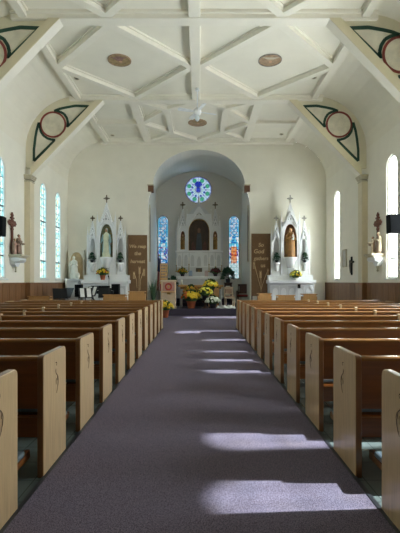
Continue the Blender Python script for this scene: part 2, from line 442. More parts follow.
for lx, kind in zip(LX, 'lr'):
    nwin += 1
    o = bpy.data.objects.new('window_%d' % nwin, None); COL.objects.link(o); o.location = (lx, YC + .05, 0)
    struct(o, 'tall stained window with a %s figure beside the high altar' % ('blue' if kind == 'l' else 'red orange'), 'window')
    glass_grid(LW, LS, LSP, .064, f_ch(kind), 300 + nwin).build('glass_pane', CP, o)
    leads(LW, LS, LSP, .21, 4, .012).build('lead_lattice', mat('dark lancet lead', '#15181d', .6), o)
    MB().strip(outline(LW - .015, LS + .015, LSP), .03, -.03, .03).build('window_frame', mat('lancet frame', '#5b5a52', .6), o)
    portal((lx, YC - .02, (LS + LSP + LW) / 2), (-PI / 2, 0, 0), 2 * LW, LSP + LW - LS)
nwin += 1
o = bpy.data.objects.new('window_%d' % nwin, None); COL.objects.link(o); o.location = (ROSE.x, YC + .06, ROSE.z)
struct(o, 'round rose window of blue, green and white glass high over the altar', 'window')
RP = [glass('r white', (0.184, 0.208, 0.245, 1)), glass('r blue', (0.007, 0.014, 0.122, 1)), glass('r green', (0.019, 0.122, 0.073, 1)), glass('r violet', (0.073, 0.073, 0.208, 1)), glass('r navy', (0.002, 0.002, 0.038, 1)), glass('r cyan', (0.073, 0.196, 0.221, 1))]
g = MB(); NR, NT = 22, 96
for i in range(NR):
    for j in range(NT):
        r0, r1 = RR * i / NR, RR * (i + 1) / NR; t0, t1 = 2 * PI * j / NT, 2 * PI * (j + 1) / NT
        r = (r0 + r1) / 2 / RR; t = (t0 + t1) / 2
        p = Vector((r * math.cos(t), r * math.sin(t)))
        m = 0 if (i + j) % 3 else 5
        if r < .2: m = 3 if r > .1 else 1
        for q in range(8):
            an = PI / 8 + q * PI / 4
            if (p - Vector((.74 * math.cos(an), .74 * math.sin(an)))).length < .15: m = 2
            if (p - Vector((.5 * math.cos(an), .5 * math.sin(an)))).length < .085: m = 1 
            an2 = q * PI / 4
            if (p - Vector((.56 * math.cos(an2), .56 * math.sin(an2)))).length < .07: m = 3
        if r > .93: m = 3
        if abs(p.x) < .28 and .22 < p.y < .62 and abs(p.x) < .34 - abs(p.y - .42): m = 1
        if abs(p.x) < .12 and -.15 < p.y < .3: m = 1
        g.add([(ra * math.cos(ta), 0, ra * math.sin(ta)) for ra, ta in ((r0, t0), (r1, t0), (r1, t1), (r0, t1))], [(0, 1, 2, 3)], m)
g.build('glass_pane', RP, o)
t = MB().ring((0, 0), RR - .03, RR + .02, -.03, .02).ring((0, 0), .135, .155, -.02, .01)
for q in range(16):
    a = q * PI / 8
    t.beam((.15 * math.cos(a), -.005, .15 * math.sin(a)), (RR * math.cos(a), -.005, RR * math.sin(a)), .011 if q % 2 else .018, .03, 0, up=(0, 1, 0))
for q in range(8):
    a = PI / 8 + q * PI / 4; t.ring((.74 * RR * math.cos(a), .74 * RR * math.sin(a)), .105, .12, -.015, .01, seg=16)
t.build('tracery', mat('rose tracery', '#2b2d48', .6), o)
portal((ROSE.x, YC - .02, ROSE.z), (-PI / 2, 0, 0), 1.2, 1.2)

# ---- wainscot, pilasters
for s, nm in ((-1, 'baseboard_left'), (1, 'baseboard_right')):
    X = XL if s < 0 else XR
    b = MB().box(X, X - s * .035, YB, YF, 0, 1.38).box(X, X - s * .06, YB, YF, 1.38, 1.43).box(X, X - s * .055, YB, YF, 0, .14)
    y = YB + .5
    while y < YF: b.box(X - s * .035, X - s * .042, y, y + .02, .14, 1.38); y += .45
    struct(b.build(nm, WAIN), 'brown wood wainscot below the windows', 'wainscot')
b = MB()
for x0, x1 in ((XL + .06, QC - QJ), (QC + QJ, XR - .06)): b.box(x0, x1, YF - .03, YF, PZ, 1.43).box(x0, x1, YF - .05, YF, 1.40, 1.45)
struct(b.build('baseboard_front', WALL), 'cream dado on the front wall', 'dado')
tn = 3
for yb in (5.3, 9.66, 14.0):
    for s in (-1, 1):
        tn += 1; X = XL if s < 0 else XR
        o = MB().box(X, X - s * .2, yb - .02, yb + .32, 1.43, 4.86).box(X, X - s * .2, yb - .02, yb + .32, 0, 1.43, 1).build('trim_%d' % tn, [PIL, WAIN], bevel=.01)
        struct(o, 'tan pilaster against the side wall', 'pilaster')
        k = MB()
        for z, e in ((4.84, .015), (4.92, .03), (4.97, .05), (5.02, .07)): k.box(X, X - s * (.2 + e), yb - .02 - e, yb + .32 + e, z, z + .05)
        k.build('capital', CAP, o, bevel=.008)

# ---- ceiling trusses: beam, braces, painted spandrels
BZ = 7.60
def circ_arc(c, r, a0, a1, n=10): return [(c[0] + r * math.cos(a0 + (a1 - a0) * i / n), c[1] + r * math.sin(a0 + (a1 - a0) * i / n)) for i in range(n + 1)]
for yb in (5.3, 9.66, 14.0, 18.28):
    tn += 1
    bx = HW - COVE + .3
    o = MB().box(CX - bx, CX + bx, yb, yb + .3, BZ, CH + .02).box(CX - bx, CX + bx, yb - .06, yb + .36, BZ + .1, CH + .02).build('trim_%d' % tn, BEAM, bevel=.015)
    struct(o, 'painted cross beam of the ceiling with corner braces', 'ceiling beam')
    if yb > 18: continue
    for s in (-1, 1):
        def X(a): return CX + s * a
        # diagonal brace: outer corner at pilaster, inner end at beam
        d = Vector((-1, 1.08)).normalized(); nrm = Vector((d.y, -d.x))     # nrm points up and outwards
        p0 = Vector((5.62, 5.05)); p1 = Vector((3.2, 7.62))
        d = (p1 - p0).normalized(); nrm = Vector((d.y, -d.x))
        if nrm.x < 0: nrm = -nrm
        wd = .34
        poly = [p0 + nrm * .0, p1 + nrm * .0, p1 + nrm * wd + d * .02, p0 + nrm * wd * .55 + d * .1]
        poly = [(5.60, 5.05), (3.14, 7.62), (3.42, 7.62), (5.60, 5.34)]
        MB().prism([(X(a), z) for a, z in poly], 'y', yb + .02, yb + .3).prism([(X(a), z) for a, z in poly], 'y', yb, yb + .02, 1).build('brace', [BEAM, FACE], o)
        sp = [(3.40, 7.62), (5.60, 5.33)] + [(HW, 5.33)] + [(HW - COVE + COVE * math.cos(PI / 2 * i / 14), CZ0 + COVE * math.sin(PI / 2 * i / 14)) for i in range(0, 15)]
        spo = MB().prism([(X(a), z) for a, z in sp], 'y', yb + .1, yb + .2).build('spandrel', SPAN, o)
        # painted leaf triangles and roundel on the face of the panel
        cc = (X(4.87), 6.81)
        yy = (yb + .085, yb + .1)
        MB().ring(cc, .39, .45, yy[0], yy[1], seg=40).build('painted_ring', MAROON, spo)
        MB().ring(cc, .0, .385, yy[0] + .006, yy[1], seg=32).build('painted_roundel', STENC if s < 0 else mat('roundel buff', '#e3ddca', .7), spo)
        up = [(X(a), z) for a, z in ((3.65, 7.43), (4.1, 7.45), (4.43, 7.39), (4.66, 7.34), (4.83, 7.27), (4.62, 7.24), (4.49, 7.17), (4.40, 7.03), (4.36, 6.88), (4.38, 6.72))]
        dn = [(X(a), z) for a, z in ((5.35, 6.88), (5.43, 6.6), (5.47, 6.37), (5.52, 5.95), (5.52, 5.57), (4.80, 6.28), (4.93, 6.30), (5.06, 6.34), (5.19, 6.43), (5.28, 6.56))]
        for tri in (up, dn):
            MB().strip(tri, .08, yy[0], yy[1]).build('painted_leaf_border', GREEN, spo)
            mx = sum(p[0] for p in tri) / len(tri); mz = sum(p[1] for p in tri) / len(tri)
            inner = [(mx + (p[0] - mx) * .8, mz + (p[1] - mz) * .8) for p in tri]
            MB().prism(inner, 'y', yb + .096, yb + .1).build('painted_leaf_field', mat('leaf field', '#e0dccb', .7, var=.1, scale=4), spo)

# ---- ceiling ribs
RZ = 7.625
def rib(mb, x0, y0, x1, y1, w=.19):
    e = len(mb.f) / 12 * .0023
    mb.beam((x0, y0, (RZ + CH + .02 + e) / 2), (x1, y1, (RZ + CH + .02 + e) / 2), w, CH + .02 - RZ - e)
    mb.beam((x0, y0, CH - .02 + e), (x1, y1, CH - .02 + e), w + .1, .05)
E = HW - COVE
def ribset(pairs, label):
    global tn
    tn += 1; mb = MB()
    for p in pairs: rib(mb, *p)
    struct(mb.build('trim_%d' % tn, BEAM), label, 'ceiling ribs')
for y0, y1 in ((.9, 5.3), (5.6, 9.66), (9.96, 14.0)):
    ym = (y0 + y1) / 2; prs = []
    for s in (-1, 1):
        ex = CX + s * E; mx = CX + s * (E / 2 + .05); cx = CX + s * .12
        prs += [(ex, y0, ex, y1), (ex, ym, mx, y0), (mx, y0, cx, ym), (cx, ym, mx, y1), (mx, y1, ex, ym)]
    ribset(prs, 'raised diamond ribs on the ceiling bay')
    tn += 1
    struct(MB().box(CX - .14, CX + .14, y0, y1, BZ + .02, CH + .02).build('trim_%d' % tn, BEAM, bevel=.015), 'centre beam along the ceiling bay', 'ceiling beam')
prs = []; y0, y1 = 14.3, 18.28; ym = (y0 + y1) / 2
for s in (-1, 1):
    ex = CX + s * E; lx = CX + s * 2.17; vx = CX + s * 1.05
    prs += [(ex, y0, ex, y1), (lx, y0, lx, y1, .3), (lx, ym, ex, ym), (lx, y0, vx, 14.95), (lx, ym, vx, 14.95), (lx, ym, vx, 17.3), (lx, y1, vx, 17.3),
            (vx, 14.95, vx, 17.3), (vx, 14.95, CX, y0), (vx, 17.3, CX, y1)]
ribset(prs, 'raised star ribs on the ceiling bay before the chancel')

# medallions
def medallion(px, py, r, label, cols):
    Y = (CH - EYE) * F / (VY - py); X = ax(px, Y)
    t = thing('ceiling_medallion', label, 'painting', (X, Y, CH - .012), 0, 'painted roundels on the ceiling')
    MB().lathe([(r, 0), (r, .011)], seg=40).build('painted_disc', cols[0], t)
    MB().ring((0, 0), r - .015, r + .012, -.012, .011, axis='z', seg=40).build('rim', cols[3], t)
    b = MB().lathe([(r * .36, -.003), (r * .36, 0)], (0, -.06 - r * .1, 0), 20, 0, 1, 1.1)
    b.build('painted_bust', cols[1], t)
    MB().lathe([(r * .16, -.006), (r * .16, -.003)], (0.02, r * .2, 0), 16).build('painted_head', cols[2], t)
    MB().prism([(-r * .75, -r * .5), (r * .75, -r * .5), (r * .3, -r * .2), (-r * .3, -r * .2)], 'z', -.004, 0).build('painted_scroll', cols[4], t)
OCH = mat('ochre fresco', '#9a8460', .8, var=.3, scale=9); GRF = mat('grey fresco', '#8d857c', .8, var=.2, scale=9); PNF = mat('plum fresco', '#8a6c66', .8, var=.3, scale=9)
BRF = mat('brown fresco', '#a48a70', .8, var=.25, scale=9); TNF = mat('tan fresco', '#b29a80', .8, var=.2, scale=9); CRF = mat('cream fresco', '#c4bba6', .8, var=.1)
medallion(119.5, 60, .32, 'ochre and plum painted roundel on the ceiling, on the music stand side', (OCH, PNF, SKIN, BRF, PNF))
medallion(270, 60, .32, 'brown and grey painted roundel on the ceiling, on the sunlit side', (BRF, TNF, SKIN, GRF, CRF))
medallion(197.5, 122.5, .36, 'brown painted roundel on the ceiling behind the hanging fan', (BRF, OCH, SKIN, BRF, OCH))
for px, py, lb in ((76.5, 78, 'small dark ceiling vent beside the diamond on the music stand side'), (314, 77, 'small dark ceiling vent beside the diamond on the sunlit side'),
                   (112.5, 135, 'small dark ceiling vent nearest the front wall on the music stand side'), (281.5, 134, 'small dark ceiling vent nearest the front wall on the sunlit side')):
    Y = (CH - EYE) * F / (VY - py); X = ax(px, Y)
    t = thing('ceiling_vent', lb, 'vent', (X, Y, CH), 0, 'small ceiling vents')
    MB().ring((0, 0), .055, .085, -.03, 0, axis='z', seg=20).build('rim', CAP, t)
    MB().lathe([(.056, -.018), (.056, 0)], seg=16).build('grille', mat('vent dark', '#4a463e', .7), t)
# ceiling fan
FY = 13.2; fx = ax(197.3, FY); fz = az(112, FY)
t = thing('ceiling_fan', 'white ceiling fan hanging from the centre beam before the chancel', 'fan', (fx, FY, fz))
MB().lathe([(.018, .1), (.018, 7.62 - fz)]).lathe([(.07, 7.55 - fz), (.05, 7.62 - fz)]).build('down_rod', FANW, t)
MB().lathe([(.04, -.12), (.1, -.08), (.13, 0), (.12, .06), (.05, .11)]).build('motor', FANW, t)
MB().lathe([(.02, -.3), (.06, -.26), (.075, -.18), (.05, -.12)]).build('light_bowl', mat('fan bowl', '#d5dde4', .2), t)
for k in range(4):
    a = .35 + k * PI / 2; ca, sa = math.cos(a), math.sin(a)
    b = MB(); pts = [(.12, -.03), (.2, -.06), (.62, -.075), (.66, 0), (.62, .075), (.2, .06), (.12, .03)]
    vs = [(x * ca - y * sa, x * sa + y * ca, z + y * .2) for z in (.0, .012) for x, y in pts]; n = 7
    b.add(vs, [tuple(range(n)), tuple(range(2 * n - 1, n - 1, -1))] + [(i, i + n, (i + 1) % n + n, (i + 1) % n) for i in range(n)])
    b.build('blade', FANW, t)

# arch corbels
for s, nm in ((-1, 'on the blue window side'), (1, 'on the red figure window side')):
    x0 = QC + s * QJ
    t = thing('arch_corbel', 'brown bracket at the spring of the chancel arch, ' + nm, 'bracket', (x0, YF - .04, 5.5))
    MB().box(0, -s * .24, 0, .3, .0, .3).build('block', mat('corbel brown', '#6d4a33', .6), t, bevel=.02)
    MB().box(.03 * s, -s * .26, -.02, .3, .28, .33).build('cap', CAP, t, bevel=.01)
    a = thing('wall_niche', 'dark narrow pointed panel on the chancel side wall, ' + nm, 'panel', (x0 - s * .002, 19.1, 0))
    pts = [(-.22, 2.4), (.22, 2.4), (.22, 4.5), (.1, 4.85), (0, 5.0), (-.1, 4.85), (-.22, 4.5)]
    MB().prism(pts, 'x', 0, -s * .03).build('panel', mat('slate panel', '#4a4d50', .5), a)
    m = MB()
    for p, q in zip(pts, pts[1:] + pts[:1]): m.beam((-s * .02, p[0], p[1]), (-s * .02, q[0], q[1]), .05, .04, 0, up=(1, 0, 0))
    m.build('frame', CAP, a)

# ------------------------------------------------------------------ pews
PB = 2.113; PSP = .945; NP = 12; PX = 1.153; PL = 4.3; PH = .905
def carve(s):
    m = MB(); x = -s * .004
    def st(pts, r): m.tube([(x, y, z) for y, z in pts], [.4 * r * (.35 + .65 * math.sin(PI * (i + .6) / (len(pts) + .2))) for i in range(len(pts))], 0, 6)
    st([(.276, .795), (.268, .79), (.268, .78)], .005)
    st([(.255, .755), (.25, .735), (.262, .715), (.285, .70), (.292, .68), (.285, .655)], .007)
    st([(.30, .69), (.308, .66), (.30, .62), (.285, .585), (.268, .56)], .006)
    st([(.268, .68), (.258, .655), (.262, .63)], .005)
    m.ball((x, .262, .805), .005, 0, 8, 6)
    return m
def pew(s, label):
    t = thing('pew', label, 'pew', (s * PX, PB, 0), 0, 'pews on the music stand side' if s < 0 else 'pews on the sunlit window side')
    def rr(y0, y1, z0, z1, r=.05):
        pts = [(y0, z0), (y1, z0)]
        pts += [(y1 - r + r * math.cos(a), z1 - r + r * math.sin(a)) for a in [PI / 2 * i / 6 for i in range(7)]]
        r2 = .035
        pts += [(y0 + r2 + r2 * math.cos(a), z1 - r2 + r2 * math.sin(a)) for a in [PI / 2 + PI / 2 * i / 5 for i in range(6)]]
        return pts
    def panel(a, b):
        m = MB().prism(rr(0, .515, 0, PH), 'x', a, b); n = len(m.f)
        m.m = [0, 0] + [1] * (n - 2); return m
    e = panel(0, s * .048).build('end_panel', [OAK, EDGE], t, bevel=.007)
    carve(s).build('carved_sprig', DARKW, e)
    panel(s * (PL - .045), s * PL).build('end_panel', [OAK, EDGE], t, bevel=.007)
    MB().prism([(0, 0), (.46, 0), (.46, .5), (.12, .62), (.065, .80), (.065, PH + .008), (.05, PH + .018), (0.01, PH + .018), (0, PH + .008)], 'x', s * (PL / 2 - .025), s * (PL / 2 + .025)).build('divider', OAK, t, bevel=.006)
    x0, x1 = s * .046, s * (PL - .043)
    # back board leans a little, from the floor rail to the top
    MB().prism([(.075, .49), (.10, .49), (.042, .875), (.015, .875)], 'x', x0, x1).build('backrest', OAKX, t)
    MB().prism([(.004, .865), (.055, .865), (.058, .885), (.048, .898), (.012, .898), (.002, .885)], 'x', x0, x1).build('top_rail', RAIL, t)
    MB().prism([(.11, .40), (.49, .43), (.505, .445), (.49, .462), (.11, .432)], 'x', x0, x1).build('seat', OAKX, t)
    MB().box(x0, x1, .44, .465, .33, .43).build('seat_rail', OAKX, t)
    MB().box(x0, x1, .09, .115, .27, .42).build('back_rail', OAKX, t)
    MB().box(x0, x1, .125, .48, .445, .485).build('seat_cushion', PAD, t, bevel=.012)
    h = MB().box(s * .25, s * (PL - .25), -.05, .035, .52, .535).box(s * .25, s * (PL - .25), -.058, -.043, .52, .60)
    for q in range(5):
        xx = s * (.25 + (PL - .5) * q / 4); h.box(xx - .01, xx + .01, -.05, .05, .50, .64)
    h.build('book_rack', OAKX, t)
    k = MB().box(s * .1, s * (PL - .1), -.24, -.07, .17, .195)
    k.build('kneeler_board', OAKX, t)
    MB().box(s * .1, s * (PL - .1), -.235, -.075, .195, .235).build('kneeler_pad', PAD, t, bevel=.015)
    for q in (.16, PL / 2 - .12, PL - .2):
        MB().box(s * q - .02, s * q + .02, -.17, .10, .11, .17).box(s * q - .02, s * q + .02, -.18, -.13, .0, .17).build('kneeler_leg', OAKX, t)
    return t
for s in (-1, 1):
    p0 = None
    for k in range(NP):
        sd = 'music stand side' if s < 0 else 'sunlit window side'
        if k == 0: lb = 'rearmost oak pew in view on the %s of the aisle, mostly cut off' % sd
        elif k == NP - 1: lb = 'frontmost oak pew on the %s of the aisle' % sd
        elif k < 6: lb = '%s oak pew from the rear on the %s of the aisle' % (ORD[k], sd)
        else: lb = '%s oak pew counted from the front on the %s' % (ORD[NP - 1 - k], sd)
        if k == 0: p0 = pew(s, lb)
        else: dup(p0, (s * PX, PB + PSP * k, 0), lb)

# ------------------------------------------------------------------ gothic altar kit
def pointed(w, z0, zs, zt, n=8):
    """outline of a pointed-arch opening, half width w"""
    L = [(-w, z0), (w, z0)]
    R_ = [(w * math.cos(PI / 2 * (i / n)) ** .8, zs + (zt - zs) * math.sin(PI / 2 * i / n) ** 1.1) for i in range(n + 1)]
    return L + R_ + [(-x, z) for x, z in reversed(R_[:-1])]
def niche_panel(mb, cx, w, z0, z1, hw, hz0, hs, ht, y0, y1, m=0):
    """flat panel |x-cx|<=w with a pointed opening; front at y0"""
    def top(u): 
        u = min(1, abs(u) / hw); c = u ** (1 / .8); return hs + (ht - hs) * math.sqrt(max(0, 1 - c * c)) ** 1.1
    mb.box(cx - w, cx - hw, y0, y1, z0, z1, m); mb.box(cx + hw, cx + w, y0, y1, z0, z1, m)
    mb.box(cx - hw, cx + hw, y0, y1, z0, hz0, m)
    n = 10
    us = [-hw * math.cos(PI * i / n) for i in range(n + 1)]
    for a, b in zip(us, us[1:]):
        vs = [(cx + q, y, z) for y in (y0, y1) for q, z in ((a, top(a)), (b, top(b)), (b, z1), (a, z1))]
        mb.add(vs, [(0, 1, 2, 3), (7, 6, 5, 4), (0, 4, 5, 1), (1, 5, 6, 2), (2, 6, 7, 3), (3, 7, 4, 0)], m)
def spire(cx, y, z0, z1, w, d):
    m = MB()
    hy = d / 2
    vs = [(cx - w, y - hy, z0), (cx + w, y - hy, z0), (cx + w, y + hy, z0), (cx - w, y + hy, z0), (cx - .012, y - .012, z1), (cx + .012, y - .012, z1), (cx + .012, y + .012, z1), (cx - .012, y + .012, z1)]
    m.add(vs, [(0, 1, 5, 4), (1, 2, 6, 5), (2, 3, 7, 6), (3, 0, 4, 7), (4, 5, 6, 7), (3, 2, 1, 0)])
    for i in range(1, 8):
        t = i / 8
        for s in (-1, 1): m.ball((cx + s * (w * (1 - t) + .012), y - hy * (1 - t), z0 + (z1 - z0) * t), .026, 0, 6, 4, (1.2, 1, .8))
    m.ball((cx, y, z1), .035, 0, 8, 6)
    return m
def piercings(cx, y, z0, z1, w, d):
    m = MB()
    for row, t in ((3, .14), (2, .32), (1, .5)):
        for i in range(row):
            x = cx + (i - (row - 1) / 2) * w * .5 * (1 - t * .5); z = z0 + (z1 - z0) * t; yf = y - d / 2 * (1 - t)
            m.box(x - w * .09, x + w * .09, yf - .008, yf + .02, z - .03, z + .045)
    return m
def pinnacle(cx, y, z0, z1, zc, w):
    m = MB().box(cx - w, cx + w, y - w, y + w, z0, zc)
    for z in (z0, (z0 + zc) / 2, zc): m.box(cx - w * 1.3, cx + w * 1.3, y - w * 1.3, y + w * 1.3, z - .02, z + .02)
    m.add([(cx - w, y - w, zc), (cx + w, y - w, zc), (cx + w, y + w, zc), (cx - w, y + w, zc), (cx, y, z1)], [(0, 1, 4), (1, 2, 4), (2, 3, 4), (3, 0, 4), (3, 2, 1, 0)])
    m.ball((cx, y, z1), w * .5, 0, 6, 4)
    for t in (.3, .6):
        for s in (-1, 1): m.ball((cx + s * w * (1 - t), y - w * (1 - t), zc + (z1 - zc) * t), w * .3, 0, 6, 4)
    return m
def cross(cx, y, z0, h, t=.017, m=0):
    b = MB().box(cx - t, cx + t, y - t, y + t, z0, z0 + h).box(cx - h * .3, cx + h * .3, y - t, y + t, z0 + h * .6, z0 + h * .6 + 2 * t)
    for p in ((cx - h * .3, z0 + h * .6 + t), (cx + h * .3, z0 + h * .6 + t), (cx, z0 + h)): b.ball((p[0], y, p[1]), t * 1.7, 0, 6, 4)
    b.ring((cx, z0 + h * .6 + t), h * .15, h * .15 + t, y - t * .6, y + t * .6, seg=16)
    return b
def figure(mb, c, h, rm=0, mm=1, sm=2, arms='pray', rot=0, child=False):
    """standing robed statue: robe material rm, mantle mm, skin sm; facing -y"""
    x, y, z = c; k = h
    mb.lathe([(.16 * k, 0), (.165 * k, .02 * k), (.14 * k, .2 * k), (.125 * k, .4 * k), (.118 * k, .55 * k), (.125 * k, .66 * k), (.12 * k, .74 * k), (.085 * k, .79 * k), (.045 * k, .825 * k), (.036 * k, .85 * k)], (x, y, z), 24, rm, 1, .72, .1, 8)
    mb.lathe([(.172 * k, .1 * k), (.16 * k, .3 * k), (.145 * k, .5 * k), (.142 * k, .68 * k), (.11 * k, .78 * k), (.06 * k, .82 * k)], (x, y + .03 * k, z), 20, mm, 1.02, .68, .06, 6)
    mb.ball((x, y - .008 * k, z + .895 * k), .058 * k, sm, 12, 8, (.85, .95, 1.15))
    mb.ball((x, y - .066 * k, z + .89 * k), .011 * k, sm, 6, 4, (.8, 1, 1.4))
    mb.ball((x, y + .018 * k, z + .912 * k), .064 * k, mm, 12, 8, (.95, .95, 1.1))
    for s in (-1, 1):
        sh = Vector((x + s * .115 * k, y, z + .74 * k))
        if arms == 'open': el = Vector((x + s * .165 * k, y - .04 * k, z + .56 * k)); ha = Vector((x + s * .2 * k, y - .1 * k, z + .44 * k))
        elif arms == 'reach': el = Vector((x + s * .15 * k, y - .1 * k, z + .58 * k)); ha = Vector((x + s * .09 * k, y - .25 * k, z + .62 * k))
        else: el = Vector((x + s * .16 * k, y - .05 * k, z + .56 * k)); ha = Vector((x + s * .025 * k, y - .12 * k, z + .66 * k))
        mb.tube([sh, el, ha], [.045 * k, .042 * k, .034 * k], mm if arms != 'reach' else rm, 8)
        mb.ball(ha, .022 * k, sm, 8, 6, (.9, 1.2, 1.3))
    return mb

# ------------------------------------------------------------------ side altars
def side_altar(px, label, niche, tone):
    Y = 18.0; k = Y / F; X = ax(px, Y)
    Z = lambda py: az(py, Y)
    t = thing('side_altar', label, 'altar', (X, Y, PZ))
    def z(py): return Z(py) - PZ
    W_ = 1.02
    MB().box(-W_ - .04, W_ + .04, -.2, .44, 0, .12).box(-W_ + .06, W_ - .06, -.14, .44, .12, z(283) - .02).build('base', WHITE, t, bevel=.012)
    MB().box(-W_, W_, -.24, .44, z(283) - .02, z(280)).build('altar_table', WHITE, t, bevel=.012)
    fp = MB()
    for i in range(5):
        x = -.72 + i * .36; niche_panel(fp, x, .17, .2, z(286), .12, .26, z(292), z(288), -.165, -.14)
    fp.build('carved_front', WHITE2, t)
    MB().box(-W_ + .04, W_ - .04, .1, .44, z(280), z(275)).build('gradine', WHITE, t, bevel=.01)
    # centre bay
    cz0 = z(275)
    n = MB(); niche_panel(n, 0, .345, cz0, z(221.5), .285, z(257), z(240), z(223.5), .12, .24)
    n.build('centre_bay', WHITE, t)
    MB().box(-.34, .34, .36, .4, cz0, z(222)).build('niche_back', niche, t)
    MB().lathe([(.16, z(268)), (.2, z(261)), (.27, z(258.5)), (.27, z(257))], (0, .14, 0), 16).build('statue_corbel', WHITE, t)
    m = MB(); niche_panel(m, 0, .16, cz0, z(259), .1, cz0 + .02, z(267), z(262), .085, .118); m.build('small_arch', WHITE2, t)
    spire(0, .2, z(221.5), z(202.5), .25, .26).build('spire', WHITE, t)
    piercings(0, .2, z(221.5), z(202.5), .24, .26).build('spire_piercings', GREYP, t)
    g = MB().prism([(-.33, z(226)), (-.27, z(226)), (0, z(213.5)), (.27, z(226)), (.33, z(226)), (0, z(210.5))], 'y', .03, .12)
    g.build('gable', WHITE, t)
    cross(0, .2, z(203), z(194.5) - z(203)).build('cross', tone, t)
    for s in (-1, 1):
        x = s * .615
        n = MB(); niche_panel(n, x, .165, cz0, z(236), .125, z(263), z(248), z(238), .14, .24); n.build('side_bay', WHITE, t)
        MB().box(x - .16, x + .16, .36, .4, cz0, z(238)).build('side_niche_back', WHITE2, t)
        MB().lathe([(.07, z(271)), (.1, z(266)), (.16, z(264)), (.16, z(262.5))], (x, .13, 0), 12).build('bracket', WHITE, t)
        spire(x, .2, z(237), z(221), .14, .18).build('spire', WHITE, t)
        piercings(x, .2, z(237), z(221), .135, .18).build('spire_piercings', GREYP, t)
        MB().prism([(x - .165, z(240)), (x - .13, z(240)), (x, z(231)), (x + .13, z(240)), (x + .165, z(240)), (x, z(229))], 'y', .06, .14).build('gable', WHITE, t)
        cross(x, .2, z(221.5), z(215.5) - z(221.5), .018).build('cross', tone, t)
        pinnacle(s * .39, .14, cz0, z(212), z(221), .036).build('pinnacle', WHITE, t)
        pinnacle(s * .82, .16, cz0, z(227), z(236), .036).build('pinnacle', WHITE, t)
        for q in range(3): pass
    return t, X, Y
tA, XA, YA = side_altar(105.6, 'white gothic side altar holding the pale blue robed statue', NICHEC, DKCROSS)
tB, XB, YB2 = side_altar(291.2, 'white gothic side altar holding the brown robed statue', NICHEB, mat('silver cross', '#9a9a92', .4, metal=.3))
zn = az(257, 18.1); hn = az(226, 18.1) - zn
o = figure(MB(), (0, 0, 0), hn * .96, 0, 1, 2, 'open').build('statue', [MARYROBE, MARYBLUE, SKIN], None, (XA, YA + .14, zn)); o.scale = (.84, .9, 1); tag(o, 'pale statue with blue mantle and open arms in side altar niche', 'statue')
ma = MB()
for i in range(28):
    a = 2 * PI * i / 28; x, zz = .24 * math.cos(a), .72 * math.sin(a)
    ma.beam((x * .82, 0, zz * .9), (x, 0, zz), .02, .015, 0, up=(0, 1, 0))
tag(ma.build('ray_halo', GOLD, None, (XA, YA + .3, zn + .62)), 'gilded rays behind the blue mantled statue', 'halo')
fg = figure(MB(), (0, 0, 0), hn * .96, 0, 1, 2, 'pray')
fg.lathe([(.05, .0), (.06, .12), (.045, .2), (.02, .24)], (.08, -.13, hn * .55), 10, 3).ball((.08, -.14, hn * .55 + .28), .045, 2)
tag(fg.build('statue', [BROWNROBE, mat('ochre mantle', '#a27a3c', .5, var=.2), SKIN, STONE], None, (XB, YB2 + .14, zn)), 'brown robed statue holding a child in side altar niche', 'statue')

def leafy(mb, c, r, n, m, size, rr, up=.6, flat=1.0):
    for i in range(n):
        a = rr.uniform(0, 2 * PI); e = rr.uniform(-.15, 1) * PI / 2; q = r * rr.uniform(.55, 1)
        d = Vector((math.cos(a) * math.cos(e), math.sin(a) * math.cos(e), math.sin(e) * flat))
        p = Vector(c) + d * q; sd = d.cross(Vector((rr.random() - .5, rr.random() - .5, 1))).normalized() * size * .45
        tip = p + (d + Vector((0, 0, up * (rr.random() - .5)))).normalized() * size
        mid = (p + tip) / 2 + d.cross(sd).normalized() * size * .12
        mb.add([p, mid + sd, tip, mid - sd], [(0, 1, 2), (0, 2, 3)], m)
def poinsettia(c, label, h):
    rr = random.Random(int(abs(c[0]) * 1000)); t = thing('potted_plant', label, 'plant', c, 0, 'plants in the side altar niches')
    MB().lathe([(.05, 0), (.075, .1), (.08, .11)]).build('pot', DPOT, t)
    mb = MB(); leafy(mb, (0, -.01, .13), .13, 70, 0, .09, rr); leafy(mb, (0, 0, .13 + h * .35), .07, 50, 0, .08, rr)
    mb.tube([(0, 0, .1), (.0, 0, h * .9)], [.02, .008], 0); leafy(mb, (0, 0, h * .7), .05, 30, 0, .07, rr)
    mb.build('foliage', [DLEAF], t)
zb = az(262.5, 18.1)
for X0, who in ((XA, 'blue mantled'), (XB, 'brown robed')):
    for s, sd in ((-1, 'away from the chancel' if X0 < 0 else 'nearer the chancel'), (1, 'nearer the chancel' if X0 < 0 else 'away from the chancel')):
        poinsettia((X0 + s * .615, YA + .1, zb), 'dark green plant in niche of the %s statue altar, %s' % (who, sd), .5)

